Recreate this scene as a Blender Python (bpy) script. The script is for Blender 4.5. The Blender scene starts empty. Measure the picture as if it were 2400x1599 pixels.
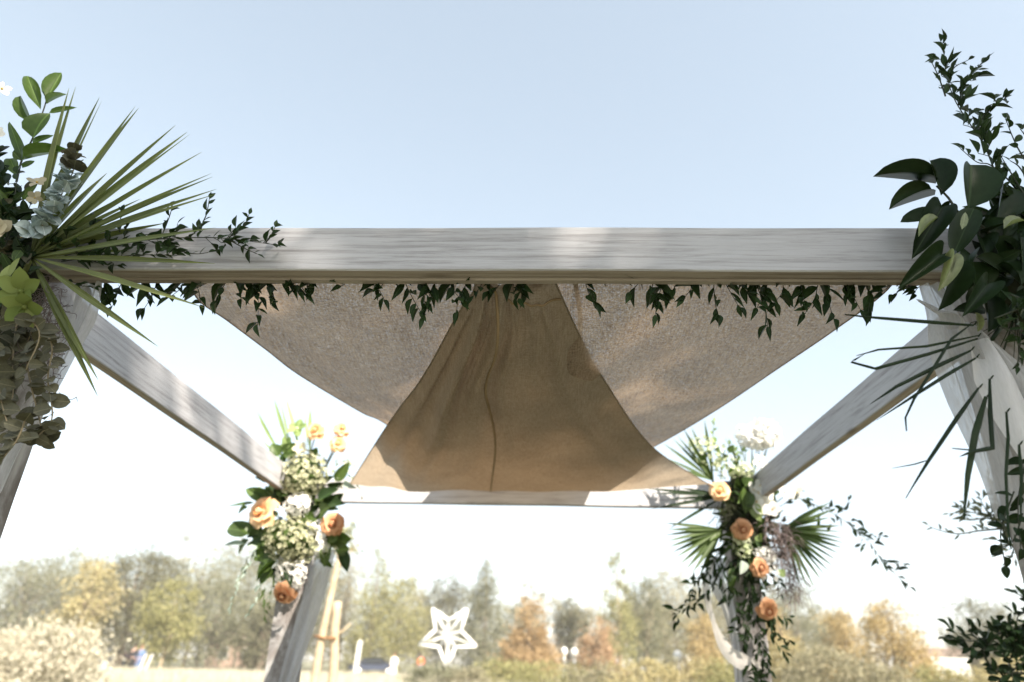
import bpy, math, random
import numpy as np
from mathutils import Vector, Matrix
R = math.radians
rng = random.Random(7)
nprng = np.random.default_rng(7)
scene = bpy.context.scene
col = scene.collection

# ------------------------------------------------------------------ camera
F, PITCH, YAW, ROLL = 1507.4, 0.4658, -0.0414, 0.0258      # focal length in photo pixels (2400 wide)
CAM = Vector((0.084, 0.0, 1.60))
_r0 = Vector((math.cos(YAW), -math.sin(YAW), 0)); _fh = Vector((math.sin(YAW), math.cos(YAW), 0)); _z = Vector((0, 0, 1))
FWD = _fh * math.cos(PITCH) + _z * math.sin(PITCH)
_u0 = -_fh * math.sin(PITCH) + _z * math.cos(PITCH)
RIGHT = _r0 * math.cos(ROLL) + _u0 * math.sin(ROLL)
UP = -_r0 * math.sin(ROLL) + _u0 * math.cos(ROLL)
cd = bpy.data.cameras.new('camera'); cam = bpy.data.objects.new('camera', cd); col.objects.link(cam)
m = Matrix((RIGHT, UP, -FWD)).transposed().to_4x4(); m.translation = CAM; cam.matrix_world = m
cd.sensor_width = 36; cd.lens = F / 2400 * 36; cd.clip_start = 0.05; cd.clip_end = 6000
cd.dof.use_dof = True; cd.dof.focus_distance = 1.45; cd.dof.aperture_fstop = 2.1
scene.camera = cam

# ------------------------------------------------------------------ sky, sun, exposure
SUN_EL, SUN_AZ = R(38), R(146)           # azimuth clockwise from +Y: behind the camera, to the right
SUN = Vector((math.sin(SUN_AZ) * math.cos(SUN_EL), math.cos(SUN_AZ) * math.cos(SUN_EL), math.sin(SUN_EL)))
world = bpy.data.worlds.new('World'); scene.world = world; world.use_nodes = True
wt = world.node_tree; bg = wt.nodes['Background']
sky = wt.nodes.new('ShaderNodeTexSky'); sky.sky_type = 'NISHITA'; sky.sun_disc = False
sky.sun_elevation = SUN_EL; sky.sun_rotation = SUN_AZ; sky.air_density = 1.0; sky.dust_density = 1.0; sky.ozone_density = 1.0
hs = wt.nodes.new('ShaderNodeHueSaturation'); hs.inputs['Saturation'].default_value = .74; hs.inputs['Hue'].default_value = .484
wt.links.new(sky.outputs[0], hs.inputs['Color']); gm = wt.nodes.new('ShaderNodeGamma'); gm.inputs[1].default_value = .58; wt.links.new(hs.outputs[0], gm.inputs[0]); wt.links.new(gm.outputs[0], bg.inputs[0]); bg.inputs[1].default_value = 0.15
sl = bpy.data.lights.new('sun', 'SUN'); sl.energy = 4.4; sl.angle = R(0.5); sl.color = (1, 0.90, 0.76)
so = bpy.data.objects.new('sun', sl); col.objects.link(so); so.location = (6, -8, 12)
so.rotation_euler = SUN.to_track_quat('Z', 'Y').to_euler()
scene.view_settings.view_transform = 'Standard'; scene.view_settings.look = 'None'
scene.view_settings.exposure = 1.90; scene.view_settings.gamma = 1
scene.cycles.max_bounces = 8; scene.cycles.transparent_max_bounces = 16
scene.cycles.use_denoising = True

# ------------------------------------------------------------------ pixel -> direction helpers (px in a 2353 wide view of the photo)
S = 2400 / 2353.0
def ray(px, py):
    u = px * S - 1200; v = py * S - 799.5
    return (FWD * F + RIGHT * u - UP * v).normalized()
def PY(px, py, Y): d = ray(px, py); return CAM + d * ((Y - CAM.y) / d.y)
def PZ(px, py, Z): d = ray(px, py); return CAM + d * ((Z - CAM.z) / d.z)
def PX(px, py, X): d = ray(px, py); return CAM + d * ((X - CAM.x) / d.x)
def PXL(px, D):                                   # ground-plan position at distance D on the eye-level line
    d = ray(px, 1530 + (px - 1225) * .0206); h = Vector((d.x, d.y, 0)).normalized(); return CAM.x + h.x * D, CAM.y + h.y * D
def ZAT(px, py, D): d = ray(px, py); return CAM.z + d.z / math.hypot(d.x, d.y) * D

# ------------------------------------------------------------------ mesh helpers
class MB:
    def __init__(s): s.v = []; s.f = []; s.mi = []
    def add(s, vs, fs, mi=0):
        o = len(s.v); s.v += [tuple(v) for v in vs]; s.f += [tuple(i + o for i in f) for f in fs]; s.mi += [mi] * len(fs)
    def tube(s, pts, rad, n=5, mi=0, cap=True):
        pts = [Vector(p) for p in pts]; k = len(pts)
        if not hasattr(rad, '__len__'): rad = [rad] * k
        vs = []; fs = []
        t0 = (pts[1] - pts[0]).normalized(); a = t0.orthogonal().normalized()
        for i, p in enumerate(pts):
            t = (pts[min(i + 1, k - 1)] - pts[max(i - 1, 0)])
            t = t.normalized() if t.length > 1e-9 else t0
            a = (a - t * a.dot(t)); a = a.normalized() if a.length > 1e-6 else t.orthogonal().normalized()
            b = t.cross(a)
            for j in range(n):
                an = 2 * math.pi * j / n; vs.append(p + (a * math.cos(an) + b * math.sin(an)) * rad[i])
        for i in range(k - 1):
            for j in range(n):
                fs.append((i * n + j, i * n + (j + 1) % n, (i + 1) * n + (j + 1) % n, (i + 1) * n + j))
        if cap: fs.append(tuple(range(n - 1, -1, -1))); fs.append(tuple((k - 1) * n + j for j in range(n)))
        s.add(vs, fs, mi)
    def box(s, c, h, mi=0):
        x, y, z = c; a, b, d = h
        vs = [(x + i * a, y + j * b, z + k * d) for i in (-1, 1) for j in (-1, 1) for k in (-1, 1)]
        s.add(vs, [(0, 1, 3, 2), (4, 6, 7, 5), (0, 4, 5, 1), (2, 3, 7, 6), (0, 2, 6, 4), (1, 5, 7, 3)], mi)
    def grid(s, pts, mi=0):                     # pts[i][j]
        n = len(pts); k = len(pts[0]); o = [p for r in pts for p in r]
        s.add(o, [(i * k + j, i * k + j + 1, (i + 1) * k + j + 1, (i + 1) * k + j) for i in range(n - 1) for j in range(k - 1)], mi)
    def mesh(s, name, mats, smooth=True):
        me = bpy.data.meshes.new(name); me.from_pydata(s.v, [], s.f)
        for mt in (mats if isinstance(mats, (list, tuple)) else [mats]): me.materials.append(mt)
        if any(s.mi): me.polygons.foreach_set('material_index', s.mi)
        if smooth: me.polygons.foreach_set('use_smooth', [True] * len(me.polygons))
        me.update(); return me
def link(name, me, parent=None, T=None):
    o = bpy.data.objects.new(name, me); col.objects.link(o)
    if parent: o.parent = parent
    if T is not None: o.location = T
    return o
def tag(o, label, cat=None, group=None, kind=None):
    if label: o['label'] = label
    if cat: o['category'] = cat
    if group: o['group'] = group
    if kind: o['kind'] = kind
    return o
def empty(name, loc, label, cat, group=None):
    o = bpy.data.objects.new(name, None); col.objects.link(o); o.location = loc; o.empty_display_size = .1
    return tag(o, label, cat, group)
def origin_mesh(mb, T):                          # world-space builder -> coordinates relative to T
    mb.v = [(x - T[0], y - T[1], z - T[2]) for x, y, z in mb.v]; return mb

# ------------------------------------------------------------------ materials
def nt(name):
    mt = bpy.data.materials.new(name); mt.use_nodes = True; t = mt.node_tree; return mt, t, t.nodes['Principled BSDF']
def N(t, typ, **kw):
    n = t.nodes.new(typ)
    for k, v in kw.items():
        if k in n.inputs: n.inputs[k].default_value = v
        else: setattr(n, k, v)
    return n
def ramp(t, fac, stops):
    r = t.nodes.new('ShaderNodeValToRGB'); e = r.color_ramp.elements
    while len(e) < len(stops): e.new(.5)
    for i, (p, c) in enumerate(stops): e[i].position = p; e[i].color = (*c, 1)
    if fac is not None: t.links.new(fac, r.inputs[0])
    return r
def coords(t, scale=(1, 1, 1), kind='Object'):
    tc = t.nodes.new('ShaderNodeTexCoord'); mp = t.nodes.new('ShaderNodeMapping'); mp.inputs['Scale'].default_value = scale
    t.links.new(tc.outputs[kind], mp.inputs[0]); return mp.outputs[0]
def noise(t, vec, scale, detail=6, rough=.6, dist=0):
    n = N(t, 'ShaderNodeTexNoise'); n.inputs['Scale'].default_value = scale; n.inputs['Detail'].default_value = detail
    n.inputs['Roughness'].default_value = rough; n.inputs['Distortion'].default_value = dist; t.links.new(vec, n.inputs['Vector']); return n.outputs[0]
def mixc(t, fac, a, b, blend='MIX'):
    n = t.nodes.new('ShaderNodeMix'); n.data_type = 'RGBA'; n.blend_type = blend
    for s, x in ((0, fac), (6, a), (7, b)):
        if isinstance(x, (int, float)): n.inputs[s].default_value = x
        elif isinstance(x, tuple): n.inputs[s].default_value = (*x, 1)
        else: t.links.new(x, n.inputs[s])
    return n.outputs[2]
def bump(t, bsdf, h, strength, dist):
    b = t.nodes.new('ShaderNodeBump'); b.inputs['Strength'].default_value = strength; b.inputs['Distance'].default_value = dist
    t.links.new(h, b.inputs['Height']); t.links.new(b.outputs[0], bsdf.inputs['Normal'])
def leaf_mat(name, c1, c2, rough=.5, trans=.35, tcol=None, island=False, spec=.4, vein=True, sheen=None):
    mt, t, b = nt(name); b.inputs['Roughness'].default_value = rough; b.inputs['Specular IOR Level'].default_value = spec
    if island: src = t.nodes.new('ShaderNodeNewGeometry').outputs['Random Per Island']
    else: src = t.nodes.new('ShaderNodeObjectInfo').outputs['Random']
    rp = ramp(t, src, [(0, c1), (1, c2)]); c = rp.outputs[0]
    if vein and not island:
        nz = noise(t, coords(t), 6, 3); c = mixc(t, .35, c, mixc(t, nz, (0, 0, 0), tuple(min(1, x * 2.2) for x in c2)), 'MIX')
    if vein and not island:
        sx = t.nodes.new('ShaderNodeSeparateXYZ'); tco = t.nodes.new('ShaderNodeTexCoord'); t.links.new(tco.outputs['Object'], sx.inputs[0])
        ab = t.nodes.new('ShaderNodeMath'); ab.operation = 'ABSOLUTE'; t.links.new(sx.outputs[1], ab.inputs[0])
        c = mixc(t, ramp(t, ab.outputs[0], [(.008, (.4, .4, .4)), (.03, (0, 0, 0))]).outputs[0], c, tuple(min(1, x * 3 + .015) for x in c2))
    t.links.new(c, b.inputs['Base Color'])
    tr = t.nodes.new('ShaderNodeBsdfTranslucent'); mx = t.nodes.new('ShaderNodeMixShader'); mx.inputs[0].default_value = trans
    tc = mixc(t, 1.0, c, tcol or (1.5, 1.6, .8), 'MULTIPLY'); t.links.new(tc, tr.inputs[0])
    t.links.new(b.outputs[0], mx.inputs[1]); t.links.new(tr.outputs[0], mx.inputs[2])
    t.links.new(mx.outputs[0], t.nodes['Material Output'].inputs[0]); return mt
def wood_mat(name, light, mid, dark, streak=1.0, axis=0):
    mt, t, b = nt(name); b.inputs['Roughness'].default_value = .75; b.inputs['Specular IOR Level'].default_value = .25
    sc = [40, 40, 40]; sc[axis] = 1.3; v = coords(t, tuple(sc)); sc2 = [9, 9, 9]; sc2[axis] = .8; v2 = coords(t, tuple(sc2))
    n1 = noise(t, v, 2.6, 8, .74, .4); n2 = noise(t, v2, 1.5, 4, .6, .8); n3 = noise(t, coords(t), 3.0, 3, .6)
    c = ramp(t, n1, [(.37, dark), (.455, mid), (.53, light)]).outputs[0]
    c2 = ramp(t, n2, [(.35, mid), (.62, light)]).outputs[0]
    c = mixc(t, .28, c, c2); c = mixc(t, .22 * streak, c, ramp(t, n3, [(.35, mid), (.65, light)]).outputs[0])
    kn = [1, 1, 1]; kn[axis] = .35; vo = N(t, 'ShaderNodeTexVoronoi'); vo.inputs['Scale'].default_value = 5.5; t.links.new(coords(t, tuple(kn)), vo.inputs['Vector'])
    c = mixc(t, ramp(t, vo.outputs['Distance'], [(.03, (.75, .75, .75)), (.10, (0, 0, 0))]).outputs[0], c, dark)
    t.links.new(c, b.inputs['Base Color']); bump(t, b, n1, .45, .004); return mt
def simple(name, c, rough=.7, var=.15, scale=8, spec=.3):
    mt, t, b = nt(name); b.inputs['Roughness'].default_value = rough; b.inputs['Specular IOR Level'].default_value = spec
    n = noise(t, coords(t), scale, 5)
    t.links.new(ramp(t, n, [(.3, tuple(x * (1 - var) for x in c)), (.7, tuple(min(1, x * (1 + var)) for x in c))]).outputs[0], b.inputs['Base Color']); return mt
def petal_mat(name, c1, c2, trans=.35, scale=None):
    mt, t, b = nt(name); b.inputs['Roughness'].default_value = .6; b.inputs['Specular IOR Level'].default_value = .2
    src = t.nodes.new('ShaderNodeObjectInfo').outputs['Random'] if scale is None else t.nodes.new('ShaderNodeNewGeometry').outputs['Random Per Island']
    c = ramp(t, src, [(0, c1), (1, c2)]).outputs[0]; t.links.new(c, b.inputs['Base Color'])
    tr = t.nodes.new('ShaderNodeBsdfTranslucent'); mx = t.nodes.new('ShaderNodeMixShader'); mx.inputs[0].default_value = trans; t.links.new(c, tr.inputs[0])
    t.links.new(b.outputs[0], mx.inputs[1]); t.links.new(tr.outputs[0], mx.inputs[2]); t.links.new(mx.outputs[0], t.nodes['Material Output'].inputs[0]); return mt
def cloth_mat(name, c1, c2, tcol, trans, holes, fine=900):
    mt, t, b = nt(name); b.inputs['Roughness'].default_value = .9; b.inputs['Specular IOR Level'].default_value = .1
    v = coords(t); n1 = noise(t, v, fine, 3, .7); n2 = noise(t, v, 210, 3, .7); n3 = noise(t, v, 5, 4, .6)
    warp = noise(t, coords(t, (26, 330, 330)), 1, 3, .6); weft = noise(t, coords(t, (330, 26, 26)), 1, 3, .6)
    th = t.nodes.new('ShaderNodeMath'); th.operation = 'ADD'; t.links.new(warp, th.inputs[0]); t.links.new(weft, th.inputs[1])
    th2 = t.nodes.new('ShaderNodeMath'); th2.operation = 'MULTIPLY'; th2.inputs[1].default_value = .5; t.links.new(th.outputs[0], th2.inputs[0])
    f = mixc(t, .68, n2, th2.outputs[0])
    c = ramp(t, f, [(.40, c1), (.58, c2)]).outputs[0]
    c = mixc(t, .25, c, ramp(t, n3, [(.3, c1), (.7, c2)]).outputs[0])
    t.links.new(c, b.inputs['Base Color'])
    tr = t.nodes.new('ShaderNodeBsdfTranslucent'); t.links.new(mixc(t, 1, c, tcol, 'MULTIPLY'), tr.inputs[0])
    mx = t.nodes.new('ShaderNodeMixShader'); mx.inputs[0].default_value = trans
    t.links.new(b.outputs[0], mx.inputs[1]); t.links.new(tr.outputs[0], mx.inputs[2]); out = mx.outputs[0]
    if holes > 0:
        tp = t.nodes.new('ShaderNodeBsdfTransparent'); m2 = t.nodes.new('ShaderNodeMixShader')
        rr = ramp(t, noise(t, v, 240, 3, .6), [(.46, (0, 0, 0)), (.68, (holes,) * 3)]); t.links.new(rr.outputs[0], m2.inputs[0])
        t.links.new(out, m2.inputs[1]); t.links.new(tp.outputs[0], m2.inputs[2]); out = m2.outputs[0]
    t.links.new(out, t.nodes['Material Output'].inputs[0]); bump(t, b, f, .3, .001); return mt

M = {}
M['wood'] = wood_mat('whitewashed_wood', (.435, .435, .46), (.32, .315, .33), (.165, .15, .15))
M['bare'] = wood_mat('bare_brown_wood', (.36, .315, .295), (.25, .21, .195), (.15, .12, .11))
def post_mat():
    mt, t, b = nt('peeling_whitewashed_post'); b.inputs['Roughness'].default_value = .85; b.inputs['Specular IOR Level'].default_value = .2
    n1 = noise(t, coords(t, (1, 1, .6)), 9, 8, .7, .6); n2 = noise(t, coords(t, (30, 30, 2)), 2, 5)
    c = ramp(t, n1, [(.40, (.13, .11, .105)), (.49, (.27, .26, .265)), (.57, (.42, .415, .42))]).outputs[0]
    c = mixc(t, .3, c, ramp(t, n2, [(.3, (.18, .16, .15)), (.7, (.44, .43, .42))]).outputs[0]); t.links.new(c, b.inputs['Base Color'])
    bump(t, b, n1, .6, .006); return mt
M['post'] = post_mat()
M['linen_a'] = cloth_mat('pale_linen', (.17, .125, .09), (.47, .39, .31), (1.0, .88, .74), .55, .22)
M['linen_b'] = cloth_mat('tan_linen', (.25, .212, .172), (.45, .395, .33), (1.0, .92, .82), .55, .0)
M['seam_and_shade_line'] = simple('linen_seam_shade_line', (.25, .18, .11), .9)
def sheer(name, c, alpha):
    mt, t, b = nt(name); b.inputs['Base Color'].default_value = (*c, 1); b.inputs['Roughness'].default_value = .8; b.inputs['Specular IOR Level'].default_value = .15
    tr = t.nodes.new('ShaderNodeBsdfTranslucent'); tr.inputs[0].default_value = (*c, 1); tp = t.nodes.new('ShaderNodeBsdfTransparent')
    m1 = t.nodes.new('ShaderNodeMixShader'); m1.inputs[0].default_value = .5; m2 = t.nodes.new('ShaderNodeMixShader'); 
    n = noise(t, coords(t, (300, 300, 40)), 1, 3); rr = ramp(t, n, [(.3, (alpha - .1,) * 3), (.7, (min(1, alpha + .1),) * 3)])
    t.links.new(b.outputs[0], m1.inputs[1]); t.links.new(tr.outputs[0], m1.inputs[2]); t.links.new(rr.outputs[0], m2.inputs[0])
    t.links.new(tp.outputs[0], m2.inputs[1]); t.links.new(m1.outputs[0], m2.inputs[2]); t.links.new(m2.outputs[0], t.nodes['Material Output'].inputs[0]); return mt
M['chiffon'] = sheer('white_chiffon', (.54, .54, .56), .84)
M['satin'] = sheer('white_satin', (.80, .80, .83), .99)
M['ribbon'] = sheer('ivory_ribbon', (.72, .68, .64), .9)
M['smilax'] = leaf_mat('smilax_leaf', (.007, .016, .006), (.024, .045, .015), .45, .18, spec=.12)
M['ruscus'] = leaf_mat('ruscus_leaf', (.030, .060, .014), (.070, .115, .028), .38, .3, spec=.25)
M['dark_leaf'] = leaf_mat('dark_glossy_leaf', (.005, .011, .004), (.015, .030, .010), .36, .06, spec=.10)
M['pale_under'] = leaf_mat('pale_leaf_underside', (.17, .20, .11), (.25, .28, .17), .6, .3)
M['euc_blue'] = leaf_mat('blue_eucalyptus_leaf', (.20, .26, .27), (.36, .42, .42), .65, .2, (1, 1.1, 1))
M['euc_dry'] = leaf_mat('dusty_eucalyptus_leaf', (.030, .032, .019), (.095, .092, .058), .7, .2, (1.2, 1.1, .8))
M['palm'] = leaf_mat('palm_leaf', (.055, .075, .022), (.13, .148, .055), .5, .28, spec=.25)
M['palm_dark'] = leaf_mat('dark_palm_leaf', (.007, .015, .008), (.018, .032, .014), .5, .10, spec=.1)
M['palm_far'] = leaf_mat('green_palm_leaf', (.022, .045, .012), (.06, .09, .026), .5, .25, spec=.2)
M['olive_leaf'] = leaf_mat('olive_leaf', (.05, .06, .04), (.12, .13, .09), .5, .2)
M['leaf'] = leaf_mat('salal_leaf', (.025, .052, .012), (.075, .115, .032), .42, .3, spec=.25)
M['leaf_lt'] = leaf_mat('light_green_leaf', (.13, .20, .07), (.26, .33, .14), .5, .4)
M['leaf_sage'] = leaf_mat('sage_leaf', (.17, .24, .21), (.32, .38, .33), .6, .3, (1, 1.1, 1))
M['stem'] = simple('green_stem', (.07, .09, .035), .6)
M['stem_dark'] = simple('dark_stem', (.03, .035, .02), .6)
M['stem_pale'] = simple('pale_stem', (.22, .18, .11), .6)
M['lime'] = petal_mat('lime_green_petal', (.12, .165, .035), (.25, .295, .095), .3)
M['rose'] = petal_mat('apricot_rose_petal', (.78, .46, .24), (.90, .66, .42), .35)
M['rose_in'] = petal_mat('shaded_inner_apricot_petal', (.62, .25, .08), (.78, .40, .17), .2)  # darker inner petals: the shade between petals is put into the colour
M['rose_dark_in'] = petal_mat('shaded_inner_toffee_petal', (.24, .08, .035), (.42, .17, .08), .15)  # same for the toffee roses, petal shading held in a darker colour
M['rose_dark'] = petal_mat('toffee_rose_petal', (.50, .25, .13), (.70, .41, .24), .25)
M['white'] = petal_mat('white_petal', (.72, .71, .66), (.85, .85, .82), .4)
M['cream'] = petal_mat('cream_petal', (.70, .64, .46), (.84, .80, .66), .4)
M['hyd'] = petal_mat('antique_hydrangea_floret', (.22, .235, .13), (.56, .55, .39), .28, 1)
M['whitecl'] = petal_mat('white_floret', (.78, .77, .74), (.88, .88, .86), .4, 1)
M['whitegr'] = petal_mat('greenish_white_floret', (.45, .52, .28), (.76, .78, .62), .4, 1)
M['moss'] = simple('spanish_moss', (.16, .125, .12), .9, .4, 30)
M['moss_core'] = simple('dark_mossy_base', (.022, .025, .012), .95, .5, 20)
M['dry_cream'] = petal_mat('dry_cream_petal', (.34, .30, .20), (.52, .47, .34), .3)
M['gold'] = simple('flower_centre', (.55, .38, .08), .7)

# ------------------------------------------------------------------ ground
def gz(x, y):
    d = math.hypot(x, y); t = max(0, min(1, (d - 12) / 36)); return .45 * t * t * (3 - 2 * t)
def ground():
    g = MB(); rad = [0, 1, 2, 4, 6, 9, 12, 16, 20, 25, 30, 36, 42, 48, 56, 66, 80, 100, 140, 220, 400, 800, 1500]; n = 64
    pts = []
    for r in rad:
        pts.append([Vector((r * math.cos(2 * math.pi * j / n), r * math.sin(2 * math.pi * j / n), gz(r, 0) + (.06 * math.sin(j * 1.7 + r) if 3 < r < 300 else 0))) for j in range(n)])
        pts[-1].append(pts[-1][0].copy())
    g.grid(pts)
    mt, t, b = nt('dry_lawn'); b.inputs['Roughness'].default_value = .95; b.inputs['Specular IOR Level'].default_value = .1
    n1 = noise(t, coords(t), .35, 6, .65); n2 = noise(t, coords(t), 14, 5, .7)
    c = ramp(t, n1, [(.35, (.11, .115, .07)), (.55, (.19, .185, .125)), (.7, (.26, .245, .18))]).outputs[0]
    c = mixc(t, .4, c, ramp(t, n2, [(.3, (.07, .08, .04)), (.7, (.26, .245, .165))]).outputs[0]); t.links.new(c, b.inputs['Base Color']); bump(t, b, n2, .5, .05)
    o = link('ground', g.mesh('ground', mt)); o['kind'] = 'structure'; o['label'] = 'pale dry lawn of the park'
ground()

# ------------------------------------------------------------------ the canopy frame
W2 = 1.22; ZB = 2.381; BH = .126; D0 = 1.208; TB = .0534; PW = .139; YB = D0 + 2.3287
frame = empty('wooden_canopy_frame', (0, (D0 + YB) / 2, 0), 'square whitewashed timber wedding canopy frame with four thick posts', 'canopy frame')
FT = frame.location.copy()
def board(name, c, half, mats=('wood',), rotz=0, bev=.003, bottom=None, parent=frame):
    """board with X along its length; bottom = material index of its underside"""
    hx, hy, hz = half; mb = MB(); n = 24; prof = []
    b = bev
    pr = [(-hy + b, -hz), (hy - b, -hz), (hy, -hz + b), (hy, hz - b), (hy - b, hz), (-hy + b, hz), (-hy, hz - b), (-hy, -hz + b)]
    rings = []
    for i in range(n + 1):
        x = -hx + 2 * hx * i / n
        wob = .0012 * math.sin(x * 3.1 + hy * 50) + .0008 * math.sin(x * 8.7)
        rings.append([(x, p[0], p[1] + wob) for p in pr])
    vs = [v for r in rings for v in r]; fs = []; mi = []
    for i in range(n):
        for j in range(8):
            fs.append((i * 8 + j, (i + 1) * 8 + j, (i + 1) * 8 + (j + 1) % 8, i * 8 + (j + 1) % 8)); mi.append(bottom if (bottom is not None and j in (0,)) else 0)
    fs.append(tuple(range(8))); mi.append(0); fs.append(tuple(n * 8 + 7 - j for j in range(8))); mi.append(0)
    mb.v = vs; mb.f = fs; mb.mi = mi
    o = link(name, mb.mesh(name, [M[k] for k in mats], smooth=False), parent, Vector(c) - FT); o.rotation_euler = (0, 0, rotz); return o
# front beam: a face board with a slightly lower backing board behind it
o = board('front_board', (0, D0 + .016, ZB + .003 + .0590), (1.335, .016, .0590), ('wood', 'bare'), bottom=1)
o = board('front_backing_board', (0, D0 + .0322 + .0105, ZB - .002 + .058), (1.335, .0105, .058), ('bare',)); o['label'] = 'brown unpainted board behind the whitewashed front board'
for s in (-1, 1):
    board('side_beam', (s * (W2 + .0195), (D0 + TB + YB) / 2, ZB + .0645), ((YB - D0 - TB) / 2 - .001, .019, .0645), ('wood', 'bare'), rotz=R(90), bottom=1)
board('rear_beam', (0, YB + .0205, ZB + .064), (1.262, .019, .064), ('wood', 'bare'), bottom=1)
def post(x, y, seed):
    mb = MB(); rr = random.Random(seed); n = 26; hw = PW / 2; rings = []
    for i in range(n + 1):
        z = -0.05 + (ZB + .11 + .05) * i / n; r = []
        for k, (a, b) in enumerate(((-1, -1), (-.33, -1), (.33, -1), (1, -1), (1, -.33), (1, .33), (1, 1), (.33, 1), (-.33, 1), (-1, 1), (-1, .33), (-1, -.33))):
            q = .955 if abs(a) == 1 and abs(b) == 1 else 1.0
            r.append((a * hw * q * .985 - rr.random() * .003, b * hw * q * .985 + rr.random() * .002, z))
        rings.append(r + [r[0]])
    mb.grid([[Vector((p[0] - math.copysign(.026, x) * (ZB + .1 - p[2]), p[1], p[2])) for p in r] for r in rings]); k = len(rings[0])
    mb.f.append(tuple((n) * k + j for j in range(12))); mb.mi.append(0)
    for i, f in enumerate(mb.f[:-1]): mb.f[i] = f[::-1]
    return link('post', mb.mesh('post', M['post'], smooth=False), frame, Vector((x, y, 0)) - FT)
YF = D0 + TB + PW / 2 + .001
for s in (-1, 1):
    post(s * (W2 - PW / 2 - .001), YF, 3 + s); post(s * (W2 - PW / 2 - .001), YB - PW / 2 - .002, 30 + s)

# ------------------------------------------------------------------ linen drapes
def interp(pts, t):
    if t <= pts[0][0]: return Vector(pts[0][1])
    for (a, p), (b, q) in zip(pts, pts[1:]):
        if t <= b: k = (t - a) / (b - a); return Vector(p).lerp(Vector(q), k)
    return Vector(pts[-1][1])
def smooth_curve(pts, n):
    """Catmull-Rom through pts"""
    pts = [Vector(p) for p in pts]; P = [2 * pts[0] - pts[1]] + pts + [2 * pts[-1] - pts[-2]]; out = []
    segs = len(pts) - 1
    for i in range(n + 1):
        u = i / n * segs; k = min(int(u), segs - 1); t = u - k; a, b, c, d = P[k:k + 4]
        out.append(.5 * ((2 * b) + (c - a) * t + (2 * a - 5 * b + 4 * c - d) * t * t + (3 * b - a - 3 * c + d) * t ** 3))
    return out
def sheet(left, right, nu, nv, disp, mat, name, label, cat, group):
    L = smooth_curve(left, nv); Rr = smooth_curve(right, nv); pts = []
    for j in range(nv + 1):
        v = j / nv; row = []
        for i in range(nu + 1):
            u = i / nu; p = L[j].lerp(Rr[j], u); p = p + disp(u, v); row.append(p)
        pts.append(row)
    T = pts[0][nu // 2].copy(); mb = MB(); mb.grid(pts); origin_mesh(mb, T)
    o = link(name, mb.mesh(name, mat), None, T); tag(o, label, cat, group)
    hem = MB()
    for e in (0, nu):
        hem = MB(); hem.tube([r[e] - T for r in pts], .0022, 5); link('hem', hem.mesh('hem', mat), o)
    return o, pts, T
# upper drape: wide on the front beam, gathered on the middle of the rear beam
ZA = [2.453, 2.453, 2.453, 2.458, 2.468, 2.488]
la = [PY(415, 655, D0 + TB + .03), PZ(449, 680, 2.445), PZ(523, 737, 2.44), PZ(611, 803, 2.435), PZ(690, 863, 2.435), PZ(830, 947, 2.44), PZ(895, 980, 2.448), PY(1030, 1080, YB - .01)]
ra = [PY(2090, 655, D0 + TB + .03), PZ(2040, 664, 2.445), PZ(1921, 755, 2.44), PZ(1789, 845, 2.435), PZ(1636, 948, 2.437), PZ(1500, 1028, 2.443), PY(1372, 1094, YB - .01)]
la[0].z = ra[0].z = 2.478
def dispA(u, v):
    s = math.sin(math.pi * u); e = s * math.sin(math.pi * min(1, v * .9 + .1))
    f = .010 * math.sin(u * 17 + v * 3.0) * e + .012 * math.sin(u * 9 - v * 4.5 + 1) * e + .006 * math.sin(v * 22 + u * 6) * e
    ridge = .022 * math.exp(-((u - .06 - .02 * v) / .02) ** 2) * math.sin(math.pi * v) - .016 * math.exp(-((u - .95) / .03) ** 2) * math.sin(math.pi * v)
    f = f * 1.7 + .012 * math.sin((u - v * .5) * 26 + 2) * e * (1 if u > .5 else .4) + .004 * math.sin(u * 70 + v * 12) * e
    return Vector((0, 0, -.065 * e + f + ridge))
drA, ptsA, TA = sheet(la, ra, 60, 60, dispA, M['linen_a'], 'linen_drape', 'coarse pale linen drape spread wide behind the front beam', 'drape', 'crossed linen drapes in the canopy')
# lower drape: gathered at the front beam, spread along the rear beam
lb = [PY(1090, 640, D0 + TB + .02), PZ(1088, 668, 2.393), PZ(1049, 727, 2.373), PZ(970, 868, 2.353), PZ(895, 970, 2.363), PZ(803, 1113, 2.413)]
rb = [PY(1272, 640, D0 + TB + .02), PZ(1285, 668, 2.393), PZ(1334, 775, 2.368), PZ(1386, 870, 2.353), PZ(1500, 1028, 2.368), PZ(1628, 1113, 2.413)]
def dispB(u, v):
    s = math.sin(math.pi * u); hem = v ** 6
    f = 0
    for c, a, w, sl in ((.05, .030, .025, .03), (.14, .075, .04, .08), (.22, .03, .022, .02), (.30, .050, .05, -.08), (.44, .020, .03, -.06), (.80, .026, .05, .06), (.66, .012, .05, .02)):
        f -= a * math.exp(-((u - c - sl * (v - .5)) / w) ** 2) * max(0, math.sin(math.pi * min(1, v * .95 + .0))) ** .9 * (.35 + .65 * min(1, v * 2))
    f += .004 * math.sin(v * 17 - u * 8) * s + .003 * math.sin(u * 34 + v * 30) * s + .006 * math.sin((u + v * .6) * 19) * s * v + .008 * math.sin(u * 21 + 1) * v ** 3 * s
    return Vector((0, -.10 * s * hem, -.055 * s * (.3 + .7 * v) * (1 - .7 * hem) + f - .045 * s * hem))
drB, ptsB, TBv = sheet(lb, rb, 72, 72, dispB, M['linen_b'], 'linen_drape', 'plain tan linen drape gathered at the front beam and fanned out to the rear posts', 'drape', 'crossed linen drapes in the canopy')
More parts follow.
